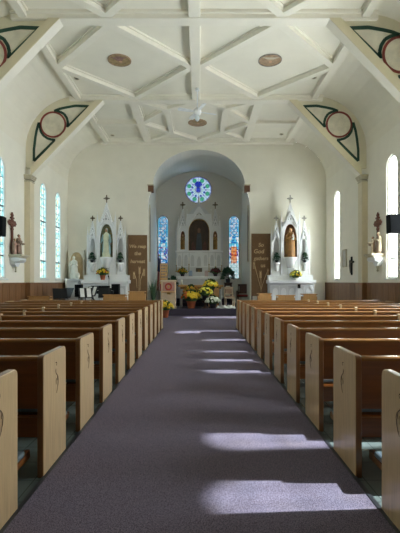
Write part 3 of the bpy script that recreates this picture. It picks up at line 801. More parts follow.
def mum(c, r, cols, pot, label, seed, stand=False, group='potted mums', potmat=TERRA, ph=None, squash=.8):
    rr = random.Random(seed); ph = ph or r * .9
    t = thing('potted_mum', label, 'flowers', c, 0, group)
    p = MB().lathe([(r * .34, 0), (r * .36, .01), (r * .48, ph * .8), (r * .53, ph * .8), (r * .53, ph), (r * .46, ph), (r * .44, ph * .85)], seg=20); p.build('pot', potmat, t)
    f = MB(); leafy(f, (0, 0, ph + r * .2), r * .92, 170, 0, r * .36, rr, flat=squash); f.ball((0, 0, ph + r * .25), r * .72, 0, 12, 8, (1, 1, squash)); f.build('foliage', LEAF, t)
    b = MB()
    for i in range(78):
        a = rr.uniform(0, 2 * PI); e = math.asin(rr.uniform(.02, 1)); q = r * rr.uniform(.95, 1.08)
        d = Vector((math.cos(a) * math.cos(e), math.sin(a) * math.cos(e), math.sin(e) * squash)); p0 = Vector((0, 0, ph + r * .2)) + d * q
        m = rr.choices(range(len(cols)), [3] + [1] * (len(cols) - 1))[0] if len(cols) < 3 else (0 if a < 1.0 or a > 4.2 else 1)
        s = r * rr.uniform(.15, .23)
        u = d.cross(Vector((.3, .2, 1))).normalized(); v = d.cross(u).normalized()
        vs = [p0 + d * s * .5]
        for k in range(10):
            an = 2 * PI * k / 10; ra = s * (1 if k % 2 else .78); vs.append(p0 + (u * math.cos(an) + v * math.sin(an)) * ra)
        vs.append(p0 - d * s * .5)
        b.add(vs, [(0, 1 + k, 1 + (k + 1) % 10) for k in range(10)] + [(11, 1 + (k + 1) % 10, 1 + k) for k in range(10)], m)
    b.build('blossoms', cols, t)
    return t
zt = az(280, 18.1)
mum((XA - .1, YA - .1, zt), .25, [YEL, ORG], None, 'yellow mum in clay pot on the altar with blue mantled statue', 1, ph=.24)
mum((XB + .17, YB2 - .1, zt), .25, [PYEL, YEL], None, 'pale yellow mum on the altar with brown robed statue', 2, potmat=mat('white pot', '#d8dbd6', .5), ph=.14)
tg = thing('statuette', 'small dark statuette behind the clay potted mum', 'statuette', (XA, YA + .16, az(275, 18.1)))
figure(MB(), (0, 0, 0), .5, 0, 1, 2, 'pray').build('figure', [TAUPE, MAHOG, SKIN], tg)
t = thing('tabernacle', 'small white tabernacle with dark door on brown robed statue altar', 'tabernacle', (XB + .2, YB2 - .16, az(280, 18.1) - .02))

# remove the empty placeholder: the tabernacle is built as a part of the altar front instead
bpy.data.objects.remove(t)
MB().box(.22, .34, -.26, -.239, .88, 1.06).build('dark_door', BLACK, tB)

# standing white statue by the corner
zp = az(279, 17.9); xs_ = ax(73, 17.9)
t = thing('statue_pedestal', 'white pedestal under the white statue in the corner', 'pedestal', (xs_, 18.0, PZ))
MB().box(-.34, .34, -.25, .3, 0, .12).build('plinth', WHITE2, t, bevel=.01)
MB().box(-.27, .27, -.2, .26, .12, zp - PZ - .08).build('shaft', WHITE2, t, bevel=.01)
MB().box(-.33, .33, -.25, .3, zp - PZ - .08, zp - PZ).build('cap', WHITE2, t, bevel=.01)
fg = figure(MB(), (0, 0, 0), 1.02, 0, 0, 0, 'pray', child=True)
fg.ball((.1, -.12, .66), .07).ball((.1, -.13, .76), .045); fg.tube([(-.13, -.12, .0), (-.15, -.12, .55)], .02); fg.ball((.2, -.1, .14), .1, 0, 10, 8, (1, .8, 1.5))
tag(fg.build('statue', [STONE, STONE, STONE], None, (xs_, 18.02, zp)), 'white plaster statue on pedestal in the corner beside the music stands', 'statue')
t = thing('niche_screen', 'pale arched screen behind the white corner statue', 'screen', (xs_, 18.36, PZ))
m = MB(); niche_panel(m, 0, .36, 0, az(250, 18.3) - PZ, .29, .1, az(262, 18.3) - PZ, az(252, 18.3) - PZ, 0, .1); m.build('frame', WALL, t)
MB().box(-.35, .35, .1, .14, 0, az(250, 18.3) - PZ).build('back_panel', mat('buff niche', '#c9b58e', .7), t)
t = thing('candle_stand', 'slim white candle stand beside the corner statue', 'candle stand', (ax(66, 17.5), 17.5, .012))
MB().lathe([(.13, 0), (.12, .03), (.025, .06), (.025, 1.05), (.06, 1.1), (.06, 1.12)]).build('stand', WHITE2, t)
MB().lathe([(.03, 1.12), (.03, 1.6), (.01, 1.62)]).build('candle', CANDLE, t)

# ------------------------------------------------------------------ high altar
HY = 21.3
def hz(py): return az(py, HY) - PZ - .34
hx = ax(199, HY)
t = thing('high_altar', 'tall pale gothic high altar under the rose window', 'altar', (hx, HY, PZ + .34))
K = HY / F
MB().box(-1.2, 1.2, -.75, .7, 0, .1).box(-1.1, 1.1, -.68, .7, .1, hz(279)).build('base', WHITE2, t, bevel=.012)
MB().box(-1.17, 1.17, -.8, .1, hz(279), hz(276.5)).build('altar_table', WHITE, t, bevel=.012)
m = MB()
for i in range(6): niche_panel(m, -.88 + i * .35, .165, .15, hz(281), .115, .2, hz(288), hz(284), -.71, -.68)
m.build('carved_front', WHITE2, t)
MB().box(-1.22, 1.22, -.2, .7, hz(276.5), hz(272)).box(-1.22, 1.22, .05, .7, hz(272), hz(267)).build('gradine', WHITE2, t, bevel=.01)
b0 = hz(267)
m = MB().box(-1.2, 1.2, .25, .7, b0, hz(252)); m.build('lower_stage', WHITE2, t)
m = MB()
for i in range(7):
    if i == 3: continue
    niche_panel(m, -1.02 + i * .34, .15, b0, hz(252.5), .09, b0 + .05, hz(259), hz(254.5), .18, .25)
niche_panel(m, 0, .2, b0, hz(252), .1, b0 + .03, hz(262), hz(256), .14, .25)
m.build('arcade', WHITE, t)
MB().box(-1.24, 1.24, .12, .7, hz(252), hz(250.5)).build('cornice', WHITE, t, bevel=.01)
MB().box(-.6, .6, .6, .7, hz(251), hz(212)).box(-1.15, 1.15, .62, .7, hz(251), hz(225)).build('back_wall', WHITE2, t)
m = MB(); niche_panel(m, 0, .62, hz(250.5), hz(213), .55, hz(250), hz(230), hz(217.5), .3, .6); m.build('centre_bay', WHITE, t)
MB().prism([(-.62, hz(222)), (-.5, hz(222)), (0, hz(211)), (.5, hz(222)), (.62, hz(222)), (.05, hz(206)), (-.05, hz(206))], 'y', .2, .32).build('gable', WHITE, t)
MB().prism([(-.6, hz(214)), (.6, hz(214)), (.34, hz(208)), (.12, hz(205)), (0, hz(194)), (-.12, hz(205)), (-.34, hz(208))], 'y', .34, .5).build('crest', WHITE2, t)
m = MB().ring((0, hz(212)), .1, .16, .29, .34, seg=16, a0=.2, a1=PI - .2).ring((-.15, hz(212.5)), .05, .09, .29, .34, seg=12).ring((.15, hz(212.5)), .05, .09, .29, .34, seg=12)
m.build('trefoil', DKCROSS, t)
# the painting: dark arched panel with a robed figure
pt = [(x, z) for x, z in pointed(.54, hz(250), hz(230), hz(218))]
pa = MB().prism(pt, 'y', .56, .598).build('painting', PAINTD, t)
MB().prism([(-.16, hz(249)), (.16, hz(249)), (.14, hz(240)), (.1, hz(232)), (-.1, hz(232)), (-.14, hz(240))], 'y', .55, .56).build('painted_robe', mat('slate robe', '#39434a', .5, var=.2), pa)
MB().prism([(-.07, hz(231.5)), (.07, hz(231.5)), (.08, hz(228)), (0, hz(226)), (-.08, hz(228))], 'y', .548, .56).build('painted_head', mat('dusky flesh', '#6e5140', .5), pa)
for s in (-1, 1): MB().prism([(s * .18, hz(249.5)), (s * .42, hz(249.5)), (s * .4, hz(243)), (s * .3, hz(240)), (s * .2, hz(244))], 'y', .55, .56).build('painted_attendant', mat('umber robe', '#54322a', .5, var=.3), pa)
MB().strip(pt, .03, .52, .58).build('picture_frame', GOLD, t)
for s in (-1, 1):
    x = s * .85
    m = MB(); niche_panel(m, x, .2, hz(250.5), hz(224), .115, hz(249), hz(236), hz(230), .3, .5); m.build('side_bay', WHITE, t)
    MB().box(x - .19, x + .19, .52, .58, hz(250), hz(227)).build('side_niche_back', NICHEB, t)
    spire(x, .4, hz(225), hz(208), .2, .24).build('spire', WHITE2, t)
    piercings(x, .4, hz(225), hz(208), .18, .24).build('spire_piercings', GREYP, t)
    MB().prism([(x - .23, hz(230)), (x - .19, hz(230)), (x, hz(221)), (x + .19, hz(230)), (x + .23, hz(230)), (x, hz(218))], 'y', .22, .3).build('gable', WHITE, t)
    cross(x, .4, hz(208), hz(201) - hz(208), .022).build('cross', DKCROSS, t)
    pinnacle(s * .625, .26, hz(250.5), hz(209), hz(221), .05).build('pinnacle', WHITE, t)
    pinnacle(s * 1.08, .3, hz(250.5), hz(216), hz(228), .05).build('pinnacle', WHITE, t)
    pinnacle(s * 1.2, .4, hz(267), hz(224), hz(236), .045).build('pinnacle', WHITE2, t)
tb = MB().box(-.16, .16, -.02, .2, hz(276.5) + .0, hz(268)).build('tabernacle', mat('tabernacle bronze', '#4a4740', .4, metal=.3), t, bevel=.01)
MB().box(-.13, .13, -.035, -.02, hz(276), hz(268.7)).box(-.01, .01, -.04, -.03, hz(274.5), hz(269.5), 1).box(-.05, .05, -.04, -.03, hz(271.5), hz(271), 1).build('tabernacle_door', [DKCROSS, GOLD], tb)
ALT = t
zN = az(249, HY)
for s, sd in ((-1, 'blue figure window'), (1, 'red figure window')):
    g_ = figure(MB(), (0, 0, 0), .82, 0, 0, 1, 'pray').build('statuette', [mat('antique gold', '#8c6a34', .45, metal=.2, var=.3), SKIN], None, (hx + s * .85, HY + .4, zN))
    tag(g_, 'gilded statuette in high altar niche on the %s side' % sd, 'statuette')
zc = az(272, HY)
for i, px in enumerate((174.5, 182, 189, 209, 215.5, 223.5)):
    x = ax(px, HY); side = 'blue' if i < 3 else 'red'; q = (i if i < 3 else 5 - i)
    y = HY - .08
    c_ = thing('candlestick', '%s brass candlestick from the %s figure window on the high altar' % (ORD[q], side), 'candlestick', (x if abs(x - hx) < 1.18 else hx + math.copysign(1.16, x - hx), y, zc))
    h_ = (.34, .28, .4)[q]
    MB().lathe([(.07, 0), (.06, .02), (.018, .06), (.022, h_ * .5), (.014, h_ * .55), (.016, h_ - .03), (.045, h_ - .01), (.045, h_)], seg=12).build('stem', BRASS, c_)
    MB().lathe([(.02, h_), (.02, h_ + .34), (.006, h_ + .36)], seg=10).build('candle', CANDLE, c_)
mum((ax(182.5, 20.7), 20.72, az(276.5, HY)), .24, [YEL, ORG], None, 'yellow mum at the end of the high altar near the blue figure window', 3, potmat=DPOT, ph=.16)
mum((ax(215.5, 20.7), 20.72, az(276.5, HY)), .24, [BURG], None, 'burgundy mum at the end of the high altar near the red figure window', 4, potmat=DPOT, ph=.16)
for px, lb, cm in ((190.5, 'small pale blue altar card left of the tabernacle', mat('pale blue card', '#9db2cc', .6)), (206.5, 'small pale pink altar card right of the tabernacle', mat('pale pink card', '#c0aeb0', .6))):
    c_ = thing('altar_card', lb, 'altar card', (ax(px, 20.9), 20.95, az(276.5, HY)))
    MB().prism([(-.0, 0), (.02, 0), (.07, .3), (.05, .3)], 'x', -.09, .09).build('card', cm, c_)
    MB().box(-.1, .1, -.015, .08, 0, .02).build('stand', BRASS, c_)
t = thing('chancel_candle', 'white pillar candle on the blue window end of the wooden altar table', 'candle', (ax(181.7, 19.2), 19.15, 1.305))
MB().lathe([(.06, 0), (.06, .02), (.05, .03)]).build('dish', BRASS, t); MB().lathe([(.045, .03), (.045, .25), (.01, .26)]).build('wax', CANDLE, t)

# free-standing wooden altar table
TY = 19.2; x0, x1 = ax(178.5, TY), ax(223, TY); tz = az(285, TY)
t = thing('altar_table', 'light wood altar table standing in front of the high altar', 'table', ((x0 + x1) / 2, TY, PZ))
hw = (x1 - x0) / 2; th = tz - PZ
MB().box(-hw, hw, -.38, .38, th - .09, th).build('tabletop', LIGHTW, t, bevel=.012)
MB().box(-hw + .1, hw - .1, -.3, .3, th - .18, th - .09).build('apron', TANW, t)
for sx in (-1, 1):
    for sy in (-1, 1):
        MB().box(sx * (hw - .12) - .06, sx * (hw - .12) + .06, sy * .27 - .06, sy * .27 + .06, 0, .08).lathe([(.045, .08), (.05, .1), (.04, th - .24), (.06, th - .2), (.06, th - .18)], (sx * (hw - .12), sy * .27, 0), 14).build('leg', WHITE2, t)
MB().box(.36, .84, -.26, .2, 0, th - .18).build('front_panel', TANW, t, bevel=.01)
# mums around the step
mum((ax(191.3, 18.1), 18.15, PZ), .41, [YEL, ORG, LEAF], None, 'large yellow and orange mum in clay pot on the platform edge', 5, ph=.36)
mum((ax(191, 18.6), 18.62, PZ + .45), .36, [mat('bronze yellow petals', '#b8902a', .7, var=.3, scale=30), ORG], None, 'yellow brown mum just behind the large clay pot mum', 6, ph=.16, potmat=DPOT)
t = thing('plant_stand', 'dark stand under the yellow brown mum behind the clay pot', 'stand', (ax(191, 18.6), 18.62, PZ)); MB().lathe([(.17, 0), (.15, .03), (.04, .06), (.04, .4), (.17, .42), (.17, .45)]).build('pedestal', MAHOG, t)
mum((ax(205.3, 18.2), 18.2, PZ + .34), .31, [PYEL, YEL], None, 'bright yellow mum on the dark stand at the centre of the platform', 7, ph=.26, potmat=DPOT)
t = thing('plant_stand', 'dark turned stand under the bright yellow mum', 'stand', (ax(205.3, 18.2), 18.2, PZ)); MB().lathe([(.17, 0), (.15, .03), (.06, .06), (.05, .2), (.16, .3), (.16, .34)]).build('pedestal', MAHOG, t)
mum((ax(210.8, 18.55), 18.55, PZ + .66), .33, [YEL, PYEL], None, 'highest yellow mum, on a tall dark stand before the wooden altar table', 8, ph=.24, potmat=DPOT)
t = thing('plant_stand', 'tall dark stand under the highest yellow mum', 'stand', (ax(210.8, 18.55), 18.55, PZ)); MB().lathe([(.17, 0), (.15, .03), (.05, .06), (.04, .6), (.16, .63), (.16, .66)]).build('pedestal', MAHOG, t)
mum((ax(213, 18.05), 18.1, PZ), .33, [PALE, PALE], None, 'white mum in dark pot at the platform edge', 9, ph=.22, potmat=DPOT, squash=.65)
mum((ax(165.3, 16.75), 16.75, .012), .31, [YEL, ORG, LEAF], None, 'yellow and rust mum in clay pot on the nave carpet by the front pew', 10, ph=.34)
t = thing('draped_cloth', 'crumpled white cloth on the platform beside the white mum', 'cloth', (ax(226, 18.1), 18.15, PZ))
m = MB(); nn = 16
for i in range(nn + 1):
    for j in range(7): m.v.append((-.42 + .84 * i / nn, -.2 + .4 * j / 6, max(0.004, .07 + .06 * math.sin(i * 1.1 + j * .7) + .03 * math.sin(j * 2.1)) * (0.15 if i in (0, nn) or j in (0, 6) else 1)))
for i in range(nn):
    for j in range(6): m.f.append([i * 7 + j, (i + 1) * 7 + j, (i + 1) * 7 + j + 1, i * 7 + j + 1]); m.m.append(0); m.sm.append(True)
m.build('cloth', PAPER, t)

# ------------------------------------------------------------------ banners with lettering
def text(s, size, loc, parent, m):
    cu = bpy.data.curves.new('lettering', 'FONT'); cu.body = s; cu.size = size; cu.align_x = 'CENTER'; cu.align_y = 'CENTER'; cu.extrude = .002; cu.shear = .15; cu.offset = .006
    cu.materials.append(m)
    tmp = bpy.data.objects.new('tmp', cu); COL.objects.link(tmp); dg = bpy.context.evaluated_depsgraph_get()
    me = bpy.data.meshes.new_from_object(tmp.evaluated_get(dg)); bpy.data.objects.remove(tmp)
    o = bpy.data.objects.new('lettering', me); COL.objects.link(o); o.parent = parent; o.location = loc; o.rotation_euler = (PI / 2, 0, 0)
def banner(px0, px1, py0, py1, lines, label, wheat):
    Y = 18.47; x0, x1 = ax(px0, Y), ax(px1, Y); z0, z1 = az(py1, Y), az(py0, Y)
    t = thing('banner', label, 'banner', ((x0 + x1) / 2, Y, z0))
    h = z1 - z0; hw = (x1 - x0) / 2
    MB().box(-hw, hw, 0, .03, 0, h).build('felt_panel', BROWNCLOTH, t, bevel=.008)
    for sx in (-1, 1): MB().box(sx * (hw - .03) - .02, sx * (hw - .03) + .02, .03, .08, PZ - z0, h - .1).build('support_post', DARKW, t)
    for s, py, size, dx in lines: text(s, size, (dx, -.003, az(py, Y) - z0), t, LETTER)
    w = MB()
    for pts in wheat:
        w.tube([(ax(a, Y) - (x0 + x1) / 2, -.004, az(b, Y) - z0) for a, b in pts], [.012] * (len(pts) - 1) + [.02], 0, 6)
        a, b = pts[-1]
        for k in range(7):
            for s in (-1, 1): w.ball((ax(a, Y) - (x0 + x1) / 2 + s * .03, -.004, az(b, Y) - z0 + .03 - k * .045), .028, 0, 6, 4, (.6, .3, 1.2))
    w.build('wheat_motif', LETTER, t)
banner(128, 147.2, 235, 298, [('We reap', 246.5, .21, .0), ('the', 253.5, .23, -.0), ('harvest', 261.5, .22, 0)], 'brown felt banner lettered about the harvest, beside the blue mantled statue altar',
       [[(140, 290), (140.5, 280), (144, 270)], [(137, 288), (136.5, 280), (134, 273)], [(139, 292), (139, 282), (139.5, 268)]])
banner(251.4, 270.6, 233.5, 296, [('So', 245, .24, 0), ('God', 251.5, .26, -.1), ('gathers', 258.5, .22, 0), ('us', 265.5, .24, .08)], 'brown felt banner lettered about gathering, beside the brown robed statue altar',
       [[(261, 290), (258, 278), (254, 263)], [(261, 290), (264, 280), (268, 270)], [(261, 292), (261, 282), (260.5, 272)]])

# ------------------------------------------------------------------ left of the chancel
t = thing('palm_plant', 'tall spiky green plant in dark pot beside the brown harvest banner', 'plant', (ax(153, 18.2), 18.3, PZ))
MB().lathe([(.14, 0), (.17, .28), (.19, .3), (.16, .3)]).build('pot', DPOT, t)
m = MB(); rr = random.Random(5)
for i in range(26):
    a = rr.uniform(0, 2 * PI); L_ = rr.uniform(.55, 1.05); sp = rr.uniform(.08, .3)
    base = Vector((.05 * math.cos(a), .05 * math.sin(a), .28)); d = Vector((math.cos(a), math.sin(a), 0)); sd = Vector((-math.sin(a), math.cos(a), 0)) * .03
    p1 = base + Vector((0, 0, L_ * .6)) + d * sp * .4; p2 = base + Vector((0, 0, L_)) + d * sp
    m.add([base - sd * .5, base + sd * .5, p1 + sd, p1 - sd, p2], [(0, 1, 2, 3), (3, 2, 4)], 0)
m.build('foliage', PALML, t)
t = thing('flag', 'furled striped flag with navy field on a pole near the blue figure window', 'flag', (ax(159, 19.3), 19.35, PZ))
MB().lathe([(.16, 0), (.14, .05), (.03, .08)]).build('base', BRASS, t)
MB().tube([(0, 0, .05), (0, 0, 2.35)], .018).ball((0, 0, 2.4), .045).build('pole', BRASS, t)
m = MB(); ns = 13
for i in range(ns):
    for j in range(12):
        def P(a, b):
            zz = 2.25 - 1.5 * b / 12; r = .05 + .09 * (b / 12); an = a / ns * 2 * PI
            rr_ = r * (1 + .35 * math.sin(an * 4)); return (rr_ * math.cos(an) + .02, rr_ * math.sin(an) * .7, zz + .03 * math.sin(a))
        m.add([P(i, j), P(i + 1, j), P(i + 1, j + 1), P(i, j + 1)], [(0, 1, 2, 3)], 0 if j < 5 else (1 + i % 2), True)
m.build('cloth', [NAVY, FRED, FWHITE], t)
t = thing('hymn_board', 'tan wooden board with rows of grey lettering behind the pale lectern', 'hymn board', (ax(163.7, 18.9), 18.95, PZ))
bw = .17; z1 = az(263.5, 18.9) - PZ; z0 = az(284, 18.9) - PZ
MB().box(-bw, bw, -.02, .02, z0, z1).build('board', LIGHTW, t, bevel=.008)
m = MB()
for k in range(5):
    z = z1 - .13 - k * .13
    for q in range(3 if k % 2 else 4): m.box(-.12 + q * .07, -.075 + q * .07, -.027, -.02, z, z + .06)
m.build('lettering', mat('grey lettering', '#6f7480', .7), t)
MB().box(-.03, .03, .02, .06, 0, z0 + .2).box(-.18, .18, -.12, .16, 0, .04).build('post', TANW, t)
t = thing('lectern', 'pale lectern with a red wreath emblem on its front', 'lectern', (ax(168.5, 18.15), 18.2, PZ))
h = az(280.5, 18.15) - PZ
MB().box(-.32, .32, -.16, .2, 0, h - .06).box(-.35, .35, -.2, .24, 0, .07).build('body', PALEW, t, bevel=.01)
MB().prism([(-.22, h - .06), (.25, h - .06), (.25, h + .03), (-.22, h - .02)], 'x', -.36, .36).build('desk_top', PALEW, t, bevel=.008)
MB().box(-.3, .3, -.26, -.16, h - .52, h - .48).build('ledge', LIGHTW, t, bevel=.006)
MB().box(-.24, .26, -.175, -.16, h - .46, h - .08).build('cloth_panel', mat('dusty rose cloth', '#b58f84', .9), t)
w = MB(); cz = h - .27
for i in range(26):
    a = 2 * PI * i / 26; w.ball((.01 + .125 * math.cos(a), -.185, cz + .125 * math.sin(a)), .036, 0, 8, 6, (1, .5, 1))
w.build('wreath', RED, t)
w = MB().ring((.01, cz), 0, .05, -.185, -.17, seg=14); w.build('wreath_centre', mat('wreath gold', '#c79a58', .6), t)
MB().box(-.05, .09, -.24, -.16, h - .6, h - .52).build('bracket', BRASS, t)
t = thing('potted_plant', 'dark leafy green plant between the hymn board and the high altar', 'plant', (ax(172.5, 19.6), 19.6, PZ))
MB().lathe([(.15, 0), (.03, .05), (.03, .75), (.16, .8)]).build('stand', MAHOG, t)
MB().lathe([(.1, .8), (.13, 1.0), (.12, 1.0)]).build('pot', DPOT, t)
m = MB(); rr = random.Random(8); leafy(m, (0, 0, 1.05), .22, 110, 0, .16, rr, 1.2); leafy(m, (.02, 0, 1.22), .12, 50, 0, .14, rr); m.build('foliage', DLEAF, t)

# ------------------------------------------------------------------ right of the altar
t = thing('plant_table', 'dark wooden side table under the leafy plant near the red figure window', 'table', (ax(228, 20.0), 20.0, PZ))
h = az(282.5, 20) - PZ
MB().box(-.2, .2, -.2, .2, h - .05, h).box(-.17, .17, -.17, .17, h - .16, h - .05).build('table_top', MAHOG, t, bevel=.01)
for sx in (-1, 1):
    for sy in (-1, 1): MB().box(sx * .15 - .025, sx * .15 + .025, sy * .15 - .025, sy * .15 + .025, 0, h - .05).build('leg', MAHOG, t)
t = thing('potted_plant', 'dark green leafy plant on the side table before the red figure window', 'plant', (ax(228, 20.0), 20.0, PZ + h))
MB().lathe([(.09, 0), (.12, .16), (.13, .18), (.1, .18)]).build('pot', DPOT, t)
m = MB(); rr = random.Random(9); leafy(m, (0, 0, .28), .26, 120, 0, .2, rr, 1.2); leafy(m, (-.05, 0, .5), .14, 50, 0, .16, rr); m.build('foliage', DLEAF, t)
def chair(loc, rz, name, label, wood, seatm, w, hs, hb, arms):
    t = thing(name, label, 'chair', loc, rz)
    for sx in (-1, 1):
        MB().box(sx * w - .022, sx * w + .022, -.22, -.18, 0, hs if not arms else hs + .22).build('leg', wood, t)
        MB().box(sx * w - .022, sx * w + .022, .18, .22, 0, hb).build('leg', wood, t)
        if arms: MB().box(sx * w - .03, sx * w + .03, -.24, .2, hs + .2, hs + .24).build('armrest', wood, t, bevel=.008)
    MB().box(-w, w, -.21, .2, hs - .07, hs - .02).build('seat_frame', wood, t)
    MB().box(-w + .02, w - .02, -.22, .18, hs - .02, hs + .05).build('seat', seatm, t, bevel=.02)
    MB().box(-w, w, .18, .215, hb - .09, hb).build('back_rail', wood, t, bevel=.008)
    MB().box(-w, w, .185, .21, hs + .1, hs + .15).build('back_rail', wood, t)
    MB().box(-w + .05, w - .05, .175, .205, hs + .15, hb - .09).build('backrest', seatm if not arms else MAHOG, t)
    return t
chair((ax(229.5, 18.7), 18.75, PZ), .1, 'side_chair', 'pale limewashed side chair with tan seat by the altar table', PALEW, mat('tan seat', '#a98a76', .8), .19, .48, .92, False)
chair((ax(243.5, 19.6), 19.7, PZ), -.25, 'armchair', 'mahogany armchair with red seat beside the gathering banner', MAHOG, REDSEAT, .27, .5, 1.05, True)

# ------------------------------------------------------------------ music corner: black stands, monitors, keyboard
def music_stand(px, Y, top, rz, label, sheets):
    t = thing('music_stand', label, 'music stand', (ax(px, Y), Y, .012), rz, 'music stands')
    z = az(top, Y) - .012
    for k in range(3):
        a = k * 2 * PI / 3 + .4; MB().tube([(0, 0, .25), (.28 * math.cos(a), .28 * math.sin(a), .012)], .012).build('leg', BLACKM, t)
    MB().tube([(0, 0, .2), (0, 0, z - .25)], .014).build('pole', BLACKM, t)
    d = MB().beam((0, -.09, z - .36), (0, .09, z), .5, .012, 0, up=(0, 1, -.5)).beam((0, -.13, z - .35), (0, -.09, z - .365), .5, .012)
    d = d.build('desk', BLACKM, t)
    if sheets:
        for q in (-.12, .12): MB().beam((q, -.098, z - .33), (q, .06, z - .01), .15, .004, 0, up=(0, 1, -.5)).build('sheet_music', PAPER, d)
for i, (px, top, rz, sh, lb) in enumerate(((60, 288.5, .5, False, 'black music stand nearest the brown wainscot'), (68, 288, -.6, False, 'black music stand between the corner pedestal and the wainscot'),
        (85.5, 288, .45, True, 'music stand holding white sheets in front of the side altar'), (92, 286.5, -.5, True, 'music stand with a sheet beside the keyboard'), (105, 288, .2, False, 'black music stand next to the thin microphone stand'))):
    music_stand(px, 15.2 + .6 * (i % 2 if i < 4 else 1), top, rz, lb, sh)
for px, top, w_, lb in ((78.5, 284.5, .27, 'black monitor speaker in front of the white corner statue'), (115.5, 284, .3, 'black monitor speaker between the side altar and harvest banner')):
    t = thing('speaker', lb, 'speaker', (ax(px, 16.7), 16.75, .012)); h = az(top, 16.7) - .012
    MB().tube([(0, 0, .1), (0, 0, h - .45)], .02).build('pole', BLACKM, t)
    MB().lathe([(.2, 0), (.19, .03), (.03, .1)]).build('base', BLACKM, t)
    MB().box(-w_ / 2, w_ / 2, -.14, .16, h - .5, h).build('cabinet', BLACK, t, bevel=.015)
    MB().box(-w_ / 2 + .02, w_ / 2 - .02, -.15, -.14, h - .48, h - .02).build('grille', mat('speaker grille', '#121417', .9, spec=.1), t)
t = thing('keyboard', 'black electric keyboard on a stand with music rest among the music stands', 'keyboard', (ax(99, 16.2), 16.25, .012)); h = az(291, 16.2)
MB().box(-.55, .55, -.16, .16, h - .12, h).build('case', BLACK, t, bevel=.015)
MB().box(-.5, .5, -.14, .02, h, h + .012).build('keybed', PAPER, t)
MB().prism([(.1, h), (.12, h), (.2, az(286, 16.2)), (.18, az(286, 16.2))], 'x', -.38, .38).build('music_rest', BLACK, t)
for s in (-1, 1): MB().beam((-.4 * s, 0, 0), (.4 * s, 0, h - .12), .04, .04).build('stand_leg', BLACKM, t)
t = thing('microphone_stand', 'thin black microphone stand in front of the side altar', 'microphone stand', (ax(109, 15.15), 15.15, .012)); h = az(275.5, 15.15) - .012
MB().lathe([(.14, 0), (.13, .02), (.02, .04)]).build('base', BLACKM, t); MB().tube([(0, 0, .03), (0, 0, h - .12)], .011).build('pole', BLACKM, t)
MB().tube([(0, .02, h - .13), (0, -.06, h - .04)], [.012, .02]).ball((0, -.075, h - .02), .028).build('microphone', BLACK, t)

# wooden kneeling desks and boxes between pews and platform
def desk(px0, px1, py, Y, label, tilt):
    x0, x1 = ax(px0, Y), ax(px1, Y); h = az(py, Y) - .012; hw = (x1 - x0) / 2
    t = thing('kneeling_desk', label, 'kneeling desk', ((x0 + x1) / 2, Y, .012), 0, 'light wood kneeling desks before the platform')
    MB().prism([(-.22, h - .02), (.1, h - .1 + tilt), (.1, h - .07 + tilt), (-.22, h + .01)], 'x', -hw, hw).build('desk_top', TANW, t, bevel=.006)
    MB().box(-hw + .04, hw - .04, -.2, -.17, .12, h - .02).build('back_panel', TANW, t)
    for s in (-1, 1): MB().box(s * (hw - .03) - .02, s * (hw - .03) + .02, -.2, .08, 0, h - .08).box(s * (hw - .03) - .02, s * (hw - .03) + .02, .08, .45, 0, .12).build('side_panel', TANW, t, bevel=.006)
    MB().box(-hw + .02, hw - .02, .2, .45, .12, .17).build('kneeler_pad', REDSEAT, t, bevel=.01)
desk(104, 127, 294.5, 14.5, 'low light wood kneeling desk in front of the black monitor speaker', .05)
desk(129, 146, 291.5, 14.9, 'tall light wood kneeling desk in front of the harvest banner', .08)
desk(257, 271, 293.5, 14.6, 'light wood kneeling desk in front of the gathering banner', .08)
desk(276, 294, 295, 14.4, 'light wood kneeling desk in front of the brown robed statue altar', .05)
desk(301, 316, 294, 14.8, 'light wood kneeling desk at the outer corner of the brown robed statue altar', .08)
desk(30, 52, 296, 14.0, 'light wood kneeling desk against the wainscot on the stained window side', .05)

# ------------------------------------------------------------------ stations of the cross, crucifix, plaque, screens
def station(x, y, zs, s, label, cols):
    """bracket on a side wall; s=+1 looks towards +x (hangs on the left wall)"""
    t = thing('station_of_the_cross', label, 'wall sculpture', (x, y, zs), PI / 2 if s > 0 else -PI / 2, 'stations of the cross')
    # local: -y looks into the room
    MB().box(-.3, .3, -.42, 0, -.06, 0).box(-.27, .27, -.36, 0, -.1, -.06).build('shelf', cols[3], t, bevel=.012)
    k = MB()
    for i in range(5): k.ball((-.22 + i * .11, -.2, -.16), .085, 0, 10, 8, (.8, 1.7, 1.1))
    k.prism([(-.26, -.1), (.26, -.1), (.16, -.3), (.06, -.38), (-.06, -.38), (-.18, -.3)], 'y', -.16, 0); k.build('carved_bracket', cols[4], t)
    MB().tube([(0, -.1, -.36), (0, -.1, -.5)], [.05, .02]).ball((0, -.1, -.52), .035).build('pendant', cols[3], t)
    figure(MB(), (-.02, -.24, 0), .56, 0, 1, 2, 'reach').build('figure', [cols[0], cols[1], SKIN], t)
    f2 = figure(MB(), (.15, -.14, 0), .68, 0, 1, 2, 'pray').build('figure', [cols[1], cols[0], SKIN], t)
    figure(MB(), (-.2, -.16, 0), .5, 0, 1, 2, 'reach').build('figure', [cols[1], cols[0], SKIN], t)
    cx = -.12
    c_ = MB().box(cx - .03, cx + .03, -.07, -.02, 0, 1.22).box(cx - .2, cx + .2, -.075, -.015, .95, 1.02)
    c_.box(cx - .1, cx + .1, -.075, -.015, 1.12, 1.17)
    for p in ((cx - .2, .985), (cx + .2, .985), (cx, 1.24), (cx, .8)):
        for dx, dz in ((0, .05), (.05, 0), (-.05, 0), (0, -.05)): c_.ball((p[0] + dx, -.045, p[1] + dz), .042, 0, 8, 6, (1, .6, 1))
    c_.ring((cx, .985), .08, .13, -.065, -.025, seg=20)
    c_.build('cross', CRW, t)
